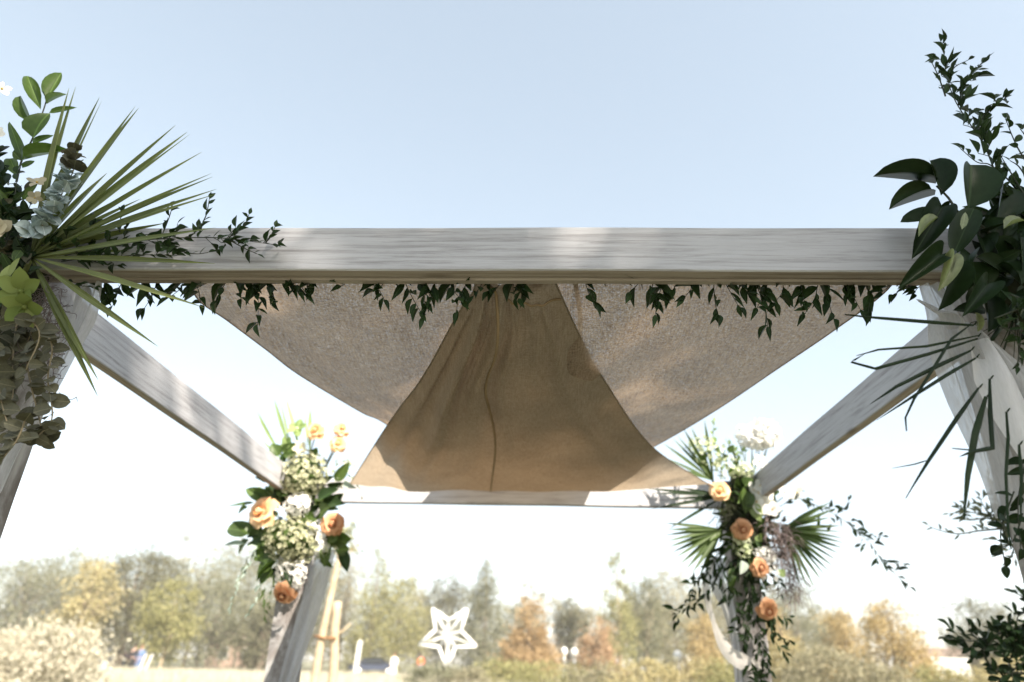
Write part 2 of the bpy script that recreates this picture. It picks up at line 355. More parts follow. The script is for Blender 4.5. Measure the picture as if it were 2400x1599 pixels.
def on_cloth(pts, u, v):
    nv = len(pts) - 1; nu = len(pts[0]) - 1; j = min(int(v * nv), nv - 1); i = min(int(u * nu), nu - 1); a = v * nv - j; b = u * nu - i
    return pts[j][i].lerp(pts[j][i + 1], b).lerp(pts[j + 1][i].lerp(pts[j + 1][i + 1], b), a)
sm = MB(); sm.tube([on_cloth(ptsB, .20 + .21 * (k / 40) ** .55, .04 + .955 * k / 40) - TBv + Vector((0, 0, -.003)) for k in range(41)], .0038, 5)
link('seam_and_shade_line', sm.mesh('seam_and_shade_line', M['seam_and_shade_line']), drB)
sm = MB(); sm.tube([on_cloth(ptsB, .40 + .58 * k / 20, .20 + .012 * math.sin(k / 20 * 4) + .05 * (k / 20) ** 2) - TBv + Vector((0, 0, -.002)) for k in range(21)], .003, 5)  # dark tube standing in for a shadow line across the tan drape
link('seam_and_shade_line', sm.mesh('seam_and_shade_line', M['seam_and_shade_line']), drB)
# corner ties of the lower drape to the rear posts, rear edge tie of the strap
for e, s in ((0, -1), (-1, 1)):
    tie = MB()
    p = ptsB[-1][e] - TBv; q = Vector((s * (W2 - PW + .01), YB - PW - .005, ZB + .06)) - TBv
    tie.tube([p, p.lerp(q, .5) + Vector((0, 0, -.01)), q], [.007, .004, .004], 6)
    link('tie', tie.mesh('tie', M['seam_and_shade_line']), drB)
# narrow linen strap
st = MB(); a = PY(1322, 648, D0 + TB + .06); b = PY(1332, 775, D0 + TB + .30)
b.z = min(b.z, 2.42); L = smooth_curve([a, a.lerp(b, .5) + Vector((.006, 0, -.01)), b], 12)
st.grid([[p + Vector((-.006, 0, 0)), p + Vector((.006, .003, 0))] for p in L]); T = L[0].copy(); origin_mesh(st, T)
o = link('linen_strap', st.mesh('linen_strap', M['linen_b']), None, T); tag(o, 'narrow linen strap hanging behind the front beam beside the tan drape', 'strap')
# ------------------------------------------------------------------ leaves, petals
SHAPE = {
 'lance': lambda t: .5 * math.sin(math.pi * t ** .80) ** 1.25,
 'broad': lambda t: .5 * math.sin(math.pi * t ** .72) ** .72,
 'obov': lambda t: .5 * math.sin(math.pi * min(1, t) ** 1.25) ** .62,
 'round': lambda t: math.sqrt(max(0, .25 - (t - .5) ** 2)) * (1.12 - .28 * t),
 'blade': lambda t: .5 * min(1, .28 + t * 1.6) * (1 - max(0, (t - .45) / .55) ** 1.8),
 'oval': lambda t: .5 * max(0, math.sin(math.pi * t ** .88)) ** .56,
 'petal': lambda t: .5 * min(1, (t / .75)) ** .6 * (1 if t < .8 else math.sqrt(max(0, 1 - ((t - .8) / .2) ** 2)) * .9 + .1 * (1 - t) / .2),
}
_lm = {}
def leafmesh(shape, var, mat, fold, curl, nx=6, cup=0):
    if shape in ('oval', 'blade'): nx = 11
    key = (shape, var, mat, fold, curl, cup)
    if key in _lm: return _lm[key]
    rr = random.Random(hash((shape, var)) % 1000 + var * 17); w = SHAPE[shape]; mb = MB(); pts = []
    fo = fold * (1 + rr.uniform(-.7, .9)); cu = curl + rr.uniform(-.16, .2); tw = rr.uniform(-.25, .25); sd = rr.uniform(-.06, .06)
    for i in range(nx + 1):
        t = i / nx; h = w(t)
        if shape == 'blade': h = max(h, .02)
        row = []
        for q in (-1, 0, 1):
            y = q * h; z = fo * abs(y) - cu * t * t - cup * (t - t * t) * 2 * -1
            if cup: z += cup * y * y * 2
            ang = tw * t; row.append(Vector((t, y * math.cos(ang) + sd * math.sin(3 * t), z + y * math.sin(ang))))
        pts.append(row)
    mb.grid(pts); me = mb.mesh(shape + '_' + mat, M[mat]); _lm[key] = me; return me
def leaf(parent, T, base, tip, width, mat, shape='lance', normal=None, fold=.35, curl=.12, nvar=4, name='leaf', cup=0, thick=None):
    base = Vector(base); d = Vector(tip) - base; L = d.length
    if L < 1e-5: return None
    x = d / L
    if normal is None: normal = Vector((rng.uniform(-.6, .6), -1 + rng.uniform(-.3, .5), rng.uniform(-.4, .7)))
    zz = normal - x * normal.dot(x)
    if zz.length < 1e-3: zz = x.orthogonal()
    zz.normalize(); y = zz.cross(x)
    me = leafmesh(shape, rng.randrange(nvar), mat, fold, curl, cup=cup)
    m = Matrix((x * L, y * width, zz * (thick or L))).transposed().to_4x4(); m.translation = base - T
    o = bpy.data.objects.new(name, me); col.objects.link(o); o.parent = parent; o.matrix_local = m; return o
def stem_obj(name, parent, T, pts, r0, r1, mat, n=5, extra=None):
    mb = MB(); k = len(pts); mb.tube(pts, [r0 + (r1 - r0) * i / (k - 1) for i in range(k)], n)
    for e in (extra or []): mb.tube(e, [r1 * 1.1, r1 * .7] if len(e) == 2 else r1, 4)
    origin_mesh(mb, T); o = link(name, mb.mesh(name, mat if not isinstance(mat, str) else M[mat]), parent); return o
def rv(s=1): return Vector((rng.gauss(0, 1), rng.gauss(0, 1), rng.gauss(0, 1))) * s
def spray(parent, T, pts, name, leafmat, stemmat, ll, lw, step, ang=50, shape='lance', bias=Vector((0, 0, 0)), twig=0, r0=.0022, r1=.0008, start=.05, fold=.35, curl=.12, jit=.35, top=False, label=None):
    """a stem through pts with leaves as its children; twig = length of the side twigs that carry leaves in turn"""
    C = smooth_curve(pts, max(8, 6 * (len(pts) - 1))); ln = [0]
    for a, b in zip(C, C[1:]): ln.append(ln[-1] + (b - a).length)
    tot = ln[-1]; spots = []; extra = []
    def at(s):
        for i in range(len(C) - 1):
            if s <= ln[i + 1]: k = (s - ln[i]) / max(1e-9, ln[i + 1] - ln[i]); return C[i].lerp(C[i + 1], k), (C[i + 1] - C[i]).normalized()
        return C[-1], (C[-1] - C[-2]).normalized()
    s = tot * start; side = 1
    while s < tot:
        p, t = at(s); spots.append((p, t, 1 - .45 * s / tot))
        if twig and rng.random() < .8:
            q = t.orthogonal(); q.rotate(Matrix.Rotation(rng.uniform(0, 6.28), 3, t)); dirn = (t * .7 + q + bias * .6).normalized()
            tl = twig * rng.uniform(.5, 1.1) * (1 - .5 * s / tot); e = p + dirn * tl; mid = p.lerp(e, .5) + bias * tl * .1; extra.append([p, mid, e])
            m = max(2, int(tl / step * .9))
            for j in range(1, m + 1): spots.append((p.lerp(e, j / m), dirn, .85))
        s += step * rng.uniform(.75, 1.25)
    o = stem_obj(name, parent, T, C, r0, r1, stemmat, extra=extra)
    if label: o['label'] = label
    for p, t, sc in spots:
        q = t.orthogonal().normalized(); q.rotate(Matrix.Rotation(rng.uniform(0, 6.28), 3, t))
        a = R(ang + rng.uniform(-18, 18)); d = (t * math.cos(a) + q * math.sin(a) + bias + rv(jit * .3)).normalized()
        L = ll * sc * rng.uniform(.7, 1.15)
        n = Vector((rng.uniform(-.8, .8), -1, rng.uniform(-.3, 1.0))) if not top else Vector((rng.uniform(-.4, .4), -.5, 1))
        leaf(o, T, p, p + d * L, lw * L / ll * rng.uniform(.8, 1.2), leafmat, shape, n, fold, curl)
    leaf(o, T, C[-1], C[-1] + (C[-1] - C[-2]).normalized() * ll * .6, lw * .6, leafmat, shape, None, fold, curl)
    return o
def frond(parent, T, hub, tips, width, mat, name='palm_frond', start=0, stalk=None, fold=1.1, curl=.0, label=None, droop=0):
    """fan palm: each tip gets a pleated leaflet from the hub"""
    mb = MB(); mb.tube([hub + (stalk or Vector((0, .05, -.05))), hub + (stalk or Vector((0, .05, -.05))) * .4, hub], [.006, .006, .005], 6)
    origin_mesh(mb, T); o = link(name, mb.mesh(name, M[mat]), parent)
    if label: o['label'] = label
    for tp in tips:
        tp = Vector(tp); d = (tp - hub).normalized(); n = Vector((rng.uniform(-.35, .35), -1, rng.uniform(-.2, .5)))
        leaf(o, T, hub + d * start, tp, width * rng.uniform(.85, 1.15), mat, 'blade', n, fold, curl + rng.uniform(-.03, .05), name='leaflet', thick=width)
    return o
def rose(parent, T, c, r, mat, facing, name='rose', stem_to=None):
    """a spiral of cupped petals, each its own object, round a closed bud"""
    f = Vector(facing).normalized(); a = f.orthogonal().normalized(); b = f.cross(a); mb = MB(); k = 8; prof = [(0, -.55), (.20, -.45), (.28, -.1), (.24, .22), (.13, .36), (.05, .30)]
    mb.grid([[c + f * (h * r) + (a * math.cos(2 * math.pi * j / k + h * 2) + b * math.sin(2 * math.pi * j / k + h * 2)) * (q * r) for j in range(k + 1)] for q, h in prof])
    for g in range(5):                                                   # sepals
        an = g * 1.2566; dd = (a * math.cos(an) + b * math.sin(an)); p0 = c - f * r * .5
        mb.add([p0, p0 + dd * r * .5 - f * r * .12 + dd.cross(f) * r * .12, p0 + dd * r * .85 - f * r * .3, p0 + dd * r * .5 - f * r * .12 - dd.cross(f) * r * .12], [(0, 1, 2, 3)], 1)
    if stem_to is not None: mb.tube([c - f * r * .5, c.lerp(Vector(stem_to), .5) - f * r * .2, Vector(stem_to)], .0035, 5, 1)
    origin_mesh(mb, T); o = link(name, mb.mesh(name, [M[mat], M['stem']]), parent)
    g = 0
    for ring, (cnt, rad, tilt, ln, wd, hb) in enumerate(((3, .10, 10, .62, .55, -.30), (4, .20, 26, .74, .66, -.36), (5, .26, 46, .86, .78, -.42), (5, .30, 66, .98, .88, -.46), (5, .26, 88, 1.05, .9, -.50))):
        for j in range(cnt):
            an = g * 2.39996 + rng.uniform(-.15, .15); g += 1; dd = a * math.cos(an) + b * math.sin(an); tl = R(tilt + rng.uniform(-8, 8))
            p0 = c + f * hb * r + dd * rad * r * .5; d = f * math.cos(tl) + dd * math.sin(tl)
            nn = f * math.sin(tl) * 1.0 - dd * math.cos(tl)
            leaf(o, T, p0, p0 + d * ln * r, wd * r * 1.2, mat if ring > 1 else mat + '_in', 'petal', nn, 0, -.10 if ring < 2 else .16, 3, 'petal', cup=.35)
    return o
def flower5(parent, T, c, r, mat, facing, n=5, name='blossom', shape='obov', centre='gold', tilt=65, width=.7):
    f = Vector(facing).normalized(); a = f.orthogonal().normalized(); b = f.cross(a); mb = MB()
    k = 6; mb.grid([[c + f * h * r + (a * math.cos(2 * math.pi * j / k) + b * math.sin(2 * math.pi * j / k)) * q * r for j in range(k + 1)] for q, h in ((.02, -.1), (.13, 0), (.10, .14), (.01, .2))])
    origin_mesh(mb, T); o = link(name, mb.mesh(name, M[centre]), parent); ph = rng.uniform(0, 6)
    for j in range(n):
        an = ph + 2 * math.pi * j / n; dd = a * math.cos(an) + b * math.sin(an); tl = R(tilt + rng.uniform(-15, 15)); d = f * math.cos(tl) + dd * math.sin(tl)
        leaf(o, T, c + dd * r * .06, c + d * r, r * width * rng.uniform(.85, 1.1), mat, shape, f * math.sin(tl) - dd * math.cos(tl), .1, .12, 3, 'petal')
    return o
def florets(name, parent, T, c, rads, n, size, mat, solid=True, label=None):
    """mop head of four-petalled florets, too small to pick apart singly"""
    mb = MB()
    for i in range(n):
        z = 1 - 2 * (i + .5) / n; q = math.sqrt(1 - z * z); an = i * 2.39996; d = Vector((q * math.cos(an), q * math.sin(an), z)) + rv(.08)
        if d.y > .55: continue
        p = Vector(c) + Vector((d.x * rads[0], d.y * rads[1], d.z * rads[2])) * rng.uniform(.86, 1.05); f = (d + rv(.25)).normalized(); a = f.orthogonal().normalized(); a.rotate(Matrix.Rotation(rng.uniform(0, 6), 3, f)); b = f.cross(a); s = size * rng.uniform(.75, 1.15)
        for k in range(4):
            dd = a * math.cos(k * 1.5708) + b * math.sin(k * 1.5708); ss = dd.cross(f); u = rng.uniform(.0, .3)
            mb.add([p, p + dd * s * .35 + ss * s * .30 + f * s * .08, p + dd * s * .62 + f * s * u, p + dd * s * .35 - ss * s * .30 + f * s * .08], [(0, 1, 2, 3)])
    if solid:
        k = 10; mb2 = []
        for i in range(7):
            ph = -math.pi / 2 + math.pi * i / 6
            mb2.append([Vector(c) + Vector((rads[0] * .8 * math.cos(ph) * math.cos(2 * math.pi * j / k), rads[1] * .8 * math.cos(ph) * math.sin(2 * math.pi * j / k), rads[2] * .8 * math.sin(ph))) for j in range(k + 1)])
        mb.grid(mb2, 1)
    origin_mesh(mb, T); o = link(name, mb.mesh(name, [M[mat], M['leaf']], smooth=False), parent); o['kind'] = 'stuff'
    if label: o['label'] = label
    return o
def lump(name, parent, T, c, rads, mat, seed=1, amp=.18):
    rr = random.Random(seed); ph = [rr.uniform(0, 6) for _ in range(6)]; k = 18; rows = []
    for i in range(13):
        a = -math.pi / 2 + math.pi * i / 12; row = []
        for j in range(k + 1):
            b = 2 * math.pi * (j % k) / k; q = 1 + amp * (math.sin(3 * b + ph[0] + 2 * a) + math.sin(5 * a + ph[1] + b) + .6 * math.sin(7 * b + ph[2]) * math.cos(a)) * .6
            row.append(Vector(c) + Vector((rads[0] * math.cos(a) * math.cos(b), rads[1] * math.cos(a) * math.sin(b), rads[2] * math.sin(a))) * q)
        rows.append(row)
    mb = MB(); mb.grid(rows); origin_mesh(mb, T); return link(name, mb.mesh(name, M[mat]), parent)
def moss(parent, T, path, n, length, spread, mat='moss', rad=.0007):
    """hanging tangle of fine curly strands"""
    mb = MB(); C = smooth_curve(path, 20)
    for i in range(n):
        p = C[rng.randrange(len(C))] + rv(spread * .5); d = Vector((rng.uniform(-1, 1), rng.uniform(-.8, .3), rng.uniform(-1.4, .4))).normalized(); ph = rng.uniform(0, 6); L = length * rng.uniform(.4, 1.2); st = []
        a = d.orthogonal().normalized(); b = d.cross(a); cr = rng.uniform(.004, .012)
        for k in range(9):
            t = k / 8; st.append(p + d * L * t + Vector((0, 0, -L * .5 * t * t)) + (a * math.cos(ph + t * 7) + b * math.sin(ph + t * 7)) * cr)
        mb.tube(st, [rad] * 8 + [rad * .4], 3, cap=False)
    origin_mesh(mb, T); o = link('spanish_moss', mb.mesh('spanish_moss', M[mat]), parent); o['kind'] = 'stuff'; return o
def leaf_px(parent, T, b, t, wpx, Y, mat, shape='lance', dY=0, scale=None, **kw):
    p = PY(b[0], b[1], Y); q = PY(t[0], t[1], Y + dY); pp = (PY(b[0] + 10, b[1], Y) - p).length / 10
    return leaf(parent, T, p, q, wpx * pp, mat, shape, **kw)

# ------------------------------------------------------------------ front left arrangement
YL = D0 - .039
c0 = PY(40, 600, YL)
fl = empty('floral_arrangement', c0, 'corner arrangement with a fan palm frond, lime blossom and dusty eucalyptus on the front post', 'flower arrangement', 'flower arrangements on the four corners')
T = c0.copy()
def cr1(x, y): return (x * .3126, (120 + y * .319) / 1.01997)        # first study crop of the photo
def cr2(x, y): return (x * .3126, (600 + y * .319) / 1.01997)
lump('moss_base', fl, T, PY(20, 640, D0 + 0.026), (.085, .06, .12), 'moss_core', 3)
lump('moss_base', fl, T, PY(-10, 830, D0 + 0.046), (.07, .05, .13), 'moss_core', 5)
hub = PY(72, 592, YL)
tips = [(500, 265), (550, 255), (725, 335), (742, 360), (990, 400), (1015, 415), (1285, 540), (1372, 590), (1390, 605), (1480, 735), (1550, 890), (1555, 915), (1588, 1008), (1588, 1042), (1580, 1290), (1575, 1555)]
tp = [PY(*cr1(*t), YL - .02 - .004 * i + .05 * math.sin(i * 2.1)) for i, t in enumerate(tips)]
for a_, b_ in zip(tips, tips[1:]):
    k_ = rng.uniform(.5, .78); x_, y_ = cr1((a_[0] + b_[0]) / 2, (a_[1] + b_[1]) / 2); tp.append(PY(72 + (x_ - 72) * k_, 592 + (y_ - 592) * k_, YL + .01))
tp += [PY(*cr2(1495, 370), YL - .10), PY(*cr2(1150, 660), YL - .08), PY(*cr2(712, 905), YL - .03), PY(*cr2(715, 1025), YL - .02)]
frond(fl, T, hub, tp, .0165, 'palm', stalk=Vector((-.05, .05, -.03)))
# upright ruscus with its broad leaves
st = [PY(*cr1(120, 960), YL + .01), PY(*cr1(160, 800), YL + .01), PY(*cr1(240, 640), YL + .01), PY(*cr1(320, 430), YL + .01), PY(*cr1(345, 340), YL + .01)]
ru = stem_obj('ruscus_branch', fl, T, smooth_curve(st, 16), .0028, .0014, 'stem_dark')
for b, t, w in (((300, 430), (210, 205), 95), ((345, 345), (458, 172), 100), ((335, 345), (330, 182), 50), ((343, 390), (470, 295), 62), ((360, 455), (550, 400), 46), ((245, 640), (335, 432), 165), ((240, 540), (178, 345), 62), ((240, 680), (385, 600), 70), ((168, 800), (73, 535), 72), ((172, 800), (488, 695), 78), ((160, 810), (225, 670), 100), ((130, 925), (85, 805), 85), ((165, 860), (250, 790), 50), ((150, 800), (95, 740), 60)):
    leaf_px(ru, T, cr1(*b), cr1(*t), w * .3126, YL + .008, 'ruscus', 'broad', dY=rng.uniform(-.02, .02), fold=.3, curl=.05)
# blue eucalyptus rising across the frond
path = [PY(*cr1(*q), YL - .045) for q in ((150, 1370), (300, 1290), (400, 1180), (450, 1060), (500, 960), (545, 860), (540, 740))]
C = smooth_curve(path, 22); eu = stem_obj('eucalyptus_sprig', fl, T, C, .002, .001, 'stem_pale')
for i in range(2, 23):
    for s in (-1, 1, 0):
        t = (C[i] - C[i - 1]).normalized(); q = t.cross(Vector((0, -1, 0))) * s + Vector((0, -.5 if s else -1, 0)) + rv(.35); sz = .033 * rng.uniform(.75, 1.15)
        leaf(eu, T, C[i], C[i] + q.normalized() * sz, sz * 1.0, 'euc_blue' if i < 18 else 'euc_dry', 'round', t * .6 + rv(.5) + Vector((0, -.8, .3)), .15, .1)
# smilax spray along the beam to the right
def crl(pts, Y, f=cr1): return [PY(*f(*p), Y) for p in pts]
for pts, tw in (([(480, 1500), (800, 1440), (1100, 1385), (1480, 1370), (1700, 1380), (2040, 1425)], .05), ([(1120, 1400), (1300, 1460), (1430, 1490), (1530, 1480)], 0), ([(1690, 1390), (1800, 1450), (1890, 1490)], 0), ([(880, 1330), (885, 1240), (900, 1180)], 0), ([(1180, 1380), (1240, 1230), (1265, 1150)], 0), ([(1490, 1260), (1520, 1190), (1540, 1080)], 0), ([(1680, 1370), (1790, 1290), (1830, 1200)], 0), ([(1950, 1410), (2000, 1350), (2020, 1290)], 0), ([(300, 1430), (500, 1390), (680, 1330), (690, 1230)], .03), ([(520, 1510), (760, 1540), (960, 1500), (1300, 1500)], .02)):
    spray(fl, T, crl(pts, YL - .0 if tw == 0 else YL - .005), 'smilax_branch', 'smilax', 'stem_dark', .036, .015, .0165, 48, bias=Vector((.25, -.15, .35)), twig=tw, r0=.0016)
# hanging small sprays by the beam's lower edge
for pts in ([(450, 40), (620, 25), (760, 60), (880, 70)], [(480, 200), (560, 215), (700, 230)]):
    spray(fl, T, crl(pts, YL + .03, cr2), 'smilax_branch', 'smilax', 'stem_dark', .03, .011, .02, 45, bias=Vector((.2, 0, -.1)), r0=.0014)
# lime green blossoms
flower5(fl, T, PY(50, 672, YL - .07), .052, 'lime', (.25, -1, -.25), 6, 'lime_blossom', 'broad', 'lime', 66, .66)
flower5(fl, T, PY(18, 640, YL - .06), .05, 'lime', (-.3, -1, .3), 5, 'lime_blossom', 'broad', 'lime', 74, .66)
flower5(fl, T, PY(58, 705, YL - .065), .045, 'lime', (.3, -.8, -.8), 5, 'lime_blossom', 'broad', 'lime', 62, .7)
# dusty eucalyptus hanging down the post
for k, (pts, n) in enumerate((([(85, 735), (60, 800), (70, 880), (90, 960), (100, 1010)], 26), ([(40, 730), (30, 820), (30, 900), (20, 990)], 26), ([(100, 750), (120, 800), (110, 870), (120, 960), (85, 1005)], 22), ([(0, 740), (-10, 830), (5, 930), (30, 1010)], 24), ([(60, 960), (40, 1010), (10, 1050)], 12), ([(20, 700), (90, 760), (60, 850)], 14))):
    C = smooth_curve([PY(x, y, YL + .0 - .012 * k) for x, y in pts], n); eu = stem_obj('eucalyptus_branch', fl, T, C, .002, .0012, 'stem_pale')
    for i in range(1, n + 1):
        d = Vector((rng.choice((-1, 1)) * rng.uniform(.5, 1), rng.uniform(-.6, .4), rng.uniform(-.8, .3))).normalized(); L = rng.uniform(.024, .036)
        leaf(eu, T, C[i], C[i] + d * L, L * rng.uniform(.75, 1.0), 'euc_dry', 'round', Vector((rng.uniform(-1, 1), -1, rng.uniform(-1, 1))), .2, .15)
moss(fl, T, [PY(105, 650, YL + .04), PY(120, 740, YL + .04), PY(100, 850, YL + .04)], 150, .05, .035)
# cream and white blooms cut by the picture edge, dried bits
flower5(fl, T, PY(5, 205, YL - .02), .022, 'white', (.4, -1, 0), 5, 'white_orchid', 'obov')
flower5(fl, T, PY(-8, 310, YL - .02), .024, 'white', (.3, -1, 0), 5, 'white_orchid', 'obov')
st = [PY(-45, 560, YL + .02), PY(-35, 420, YL), PY(-25, 300, YL - .01), PY(-2, 200, YL - .02)]
stem_obj('orchid_stem', fl, T, smooth_curve(st, 12), .002, .001, 'stem')
flower5(fl, T, PY(-6, 530, YL - .06), .034, 'dry_cream', (.5, -1, .1), 6, 'cream_blossom', 'broad', tilt=55, width=.9)
flower5(fl, T, PY(85, 420, YL - .03), .022, 'dry_cream', (.4, -1, .4), 5, 'cream_blossom', 'obov')
flower5(fl, T, PY(80, 455, YL - .03), .018, 'dry_cream', (.4, -1, -.4), 5, 'cream_blossom', 'obov')
for b, t, w in (((20, 1000), (10, 860), 90), ((90, 1150), (20, 950), 120), ((110, 1100), (130, 960), 70), ((60, 1270), (-60, 1100), 110), ((160, 1280), (280, 1180), 60), ((40, 1180), (-50, 1020), 100), ((0, 900), (-20, 760), 60), ((130, 1240), (60, 1080), 80)):
    leaf_px(fl, T, cr1(*b), cr1(*t), w * .3126, YL - .02, 'dark_leaf', 'broad', fold=.4)
for q in range(26):
    a = PY(rng.uniform(-30, 70), rng.uniform(540, 720), YL - .01); d = rv(1); d.y = -abs(d.y) * .6; leaf(fl, T, a, a + d.normalized() * rng.uniform(.03, .055), .022, rng.choice(['dark_leaf', 'smilax', 'euc_dry']), 'broad')

for pts in ([(-20, 560), (0, 470), (10, 380)], [(10, 570), (30, 480), (40, 400)], [(-30, 520), (-20, 430), (0, 350)], [(30, 590), (50, 520), (70, 470)], [(-20, 640), (10, 570), (30, 520)]):
    spray(fl, T, [PY(x_, y_, YL - .015 + rng.uniform(-.02, .02)) for x_, y_ in pts], 'filler_branch', rng.choice(['dark_leaf', 'smilax', 'dark_leaf']), 'stem_dark', .048, .022, .014, 50, 'broad', bias=Vector((.05, -.15, .2)), r0=.002)
for q in range(36):
    a = PY(rng.uniform(-30, 75), rng.uniform(440, 600), YL + rng.uniform(-.03, .02)); d = rv(1); d.y = -abs(d.y) * .5; leaf(fl, T, a, a + d.normalized() * rng.uniform(.03, .055), .02, rng.choice(['dark_leaf', 'smilax', 'euc_dry', 'ruscus']), 'broad')
# ------------------------------------------------------------------ garland along the back lower edge of the front beam
YG = D0 + TB + .018
ga = empty('smilax_garland', PY(1200, 655, YG), 'dark green smilax garland strung along the lower edge of the front beam', 'garland'); T = ga.location.copy()
main = [PY(x, 646 + 5 * math.sin(x * .013), YG) for x in range(170, 2190, 60)]
stem_obj('stem', ga, T, smooth_curve(main, 100), .0022, .0022, 'stem_dark')
gr = random.Random(11)
for k in range(6):
    spray(ga, T, [q + Vector((0, -.004, .004)) for q in main[k * 6:k * 6 + 7]], 'vine', 'smilax', 'stem_dark', .046, .016, .026, 55, bias=Vector((.3 if k % 2 else -.3, -.1, -.55)), r0=.0018, r1=.0014, start=.02)
drops = {200: 14, 240: 28, 280: 46, 330: 24, 360: 50, 420: 30, 450: 44, 480: 14, 520: 40, 555: 32, 590: 80, 620: 36, 650: 20, 690: 24, 720: 12, 790: 8, 850: 34, 880: 16, 930: 55, 965: 40, 1000: 66, 1040: 34, 1075: 58, 1110: 26, 1150: 20, 1180: 32, 1215: 20, 1345: 44, 1470: 22, 1500: 40, 1525: 62, 1560: 16, 1600: 30, 1640: 62, 1665: 48, 1700: 26, 1735: 85, 1760: 50, 1800: 40, 1840: 36, 1880: 62, 1900: 70, 1940: 24, 1960: 52, 1990: 60, 2040: 20, 2090: 26, 2130: 22}
for x, dr in drops.items():
    p = PY(x, 648, YG); sl = gr.uniform(-34, 36); q = PY(x + sl, 648 + dr * 1.2, YG - .012)
    spray(ga, T, [p, p.lerp(q, .5) + Vector((gr.uniform(-.008, .008), 0, 0)), q], 'sprig', 'smilax', 'stem_dark', .060, .0195, .0175, 46, bias=Vector((gr.uniform(-.4, .4), -.1, -.32)), r0=.0011, r1=.0007, start=.0)

# ------------------------------------------------------------------ front right arrangement
YR = D0 - .074
c0 = PY(2290, 600, YR + .03)
fr = empty('floral_arrangement', c0, 'corner arrangement of large dark glossy leaves with drooping dark palm on the front post', 'flower arrangement', 'flower arrangements on the four corners'); T = c0.copy()
def cr3(x, y): return ((1900 + x * .3509) / S, (50 + y * .3509) / S)
def cr4(x, y): return ((1900 + x * .3509) / S, (550 + y * .3509) / S)
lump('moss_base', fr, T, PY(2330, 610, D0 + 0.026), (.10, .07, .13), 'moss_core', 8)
mg = stem_obj('magnolia_branch', fr, T, smooth_curve([PY(2330, 640, YR + .03), PY(*cr3(1200, 1420), YR + .01), PY(*cr3(1000, 1290), YR), PY(*cr3(920, 1180), YR), PY(*cr3(840, 1100), YR)], 16), .004, .002, 'stem_dark')
for b, t, w, mt in (((835, 1085), (432, 1015), 120, 'dark_leaf'), ((870, 1165), (805, 915), 170, 'dark_leaf'), ((1050, 1255), (1090, 940), 275, 'dark_leaf'), ((830, 1160), (525, 1240), 150, 'dark_leaf'), ((910, 1290), (595, 1350), 140, 'dark_leaf'), ((880, 1240), (690, 1560), 190, 'dark_leaf'), ((1090, 1250), (950, 1570), 180, 'dark_leaf'), ((1240, 1330), (1290, 1100), 230, 'dark_leaf'), ((930, 1200), (865, 1250), 40, 'dark_leaf'), ((1000, 1400), (880, 1330), 110, 'dark_leaf'), ((1180, 1480), (1330, 1240), 200, 'dark_leaf'), ((1300, 1500), (1425, 1300), 180, 'dark_leaf'), ((1140, 1450), (1180, 1560), 130, 'dark_leaf')):
    leaf_px(mg, T, cr3(*b), cr3(*t), w * .325, YR + rng.uniform(-.02, .02), mt, 'oval', dY=rng.uniform(-.03, .02), fold=.45, curl=.12, normal=Vector((rng.uniform(-.4, .4), -1, rng.uniform(-.3, .4))))
for b, t, w, mt in (((880, 130), (600, 345), 150, 'dark_leaf'), ((960, 170), (870, 500), 150, 'dark_leaf'), ((900, 130), (865, 370), 95, 'pale_under'), ((1080, 180), (1120, 370), 230, 'dark_leaf'), ((1100, 150), (1310, 280), 120, 'dark_leaf'), ((1180, 330), (1030, 530), 150, 'dark_leaf'), ((1250, 200), (1420, 330), 170, 'dark_leaf'), ((1290, 60), (1425, 160), 150, 'dark_leaf'), ((1150, 420), (1200, 640), 140, 'dark_leaf'), ((1290, 380), (1360, 470), 120, 'dark_leaf'), ((1100, 520), (1120, 650), 40, 'pale_under'), ((1320, 420), (1425, 560), 120, 'dark_leaf'), ((1200, 20), (1300, 200), 180, 'dark_leaf'), ((1390, 20), (1425, 240), 180, 'dark_leaf')):
    leaf_px(mg, T, cr4(*b), cr4(*t), w * .325, YR - .01 + rng.uniform(-.03, .02), mt, 'oval', dY=rng.uniform(-.03, .02), fold=.45, curl=.12, normal=Vector((rng.uniform(-.4, .4), -1, rng.uniform(-.3, .4))))
for b, t, w in (((720, 1440), (850, 1270), 50), ((1010, 1390), (1040, 1260), 45), ((1290, 1385), (1425, 1300), 55)):
    leaf_px(mg, T, cr3(*b), cr3(*t), w * .344, YR - .04, 'pale_under', 'broad', fold=.3, curl=.05)
for q in range(46):                                                  # dark filling leaves behind
    a = PY(rng.uniform(2220, 2380), rng.uniform(500, 720), YR + rng.uniform(.0, .05)); d = rv(1); d.y = -abs(d.y) * .5
    leaf(fr, T, a, a + d.normalized() * rng.uniform(.04, .075), .032, 'dark_leaf', 'broad')
lc = PY(2330, 610, D0 + .026)
for q in range(70):                                                  # greenery all round the mossy base
    d = rv(1); d.y = -abs(d.y) * .7; d.normalize(); a = lc + Vector((d.x * .095, d.y * .065, d.z * .125)); e = (d + rv(.45) + Vector((0, 0, -.2))).normalized()
    if d.x > -.2: leaf(fr, T, a, a + e * rng.uniform(.05, .085), rng.uniform(.025, .04), 'dark_leaf' if rng.random() < .7 else 'smilax', 'oval', d + rv(.3), fold=.4)
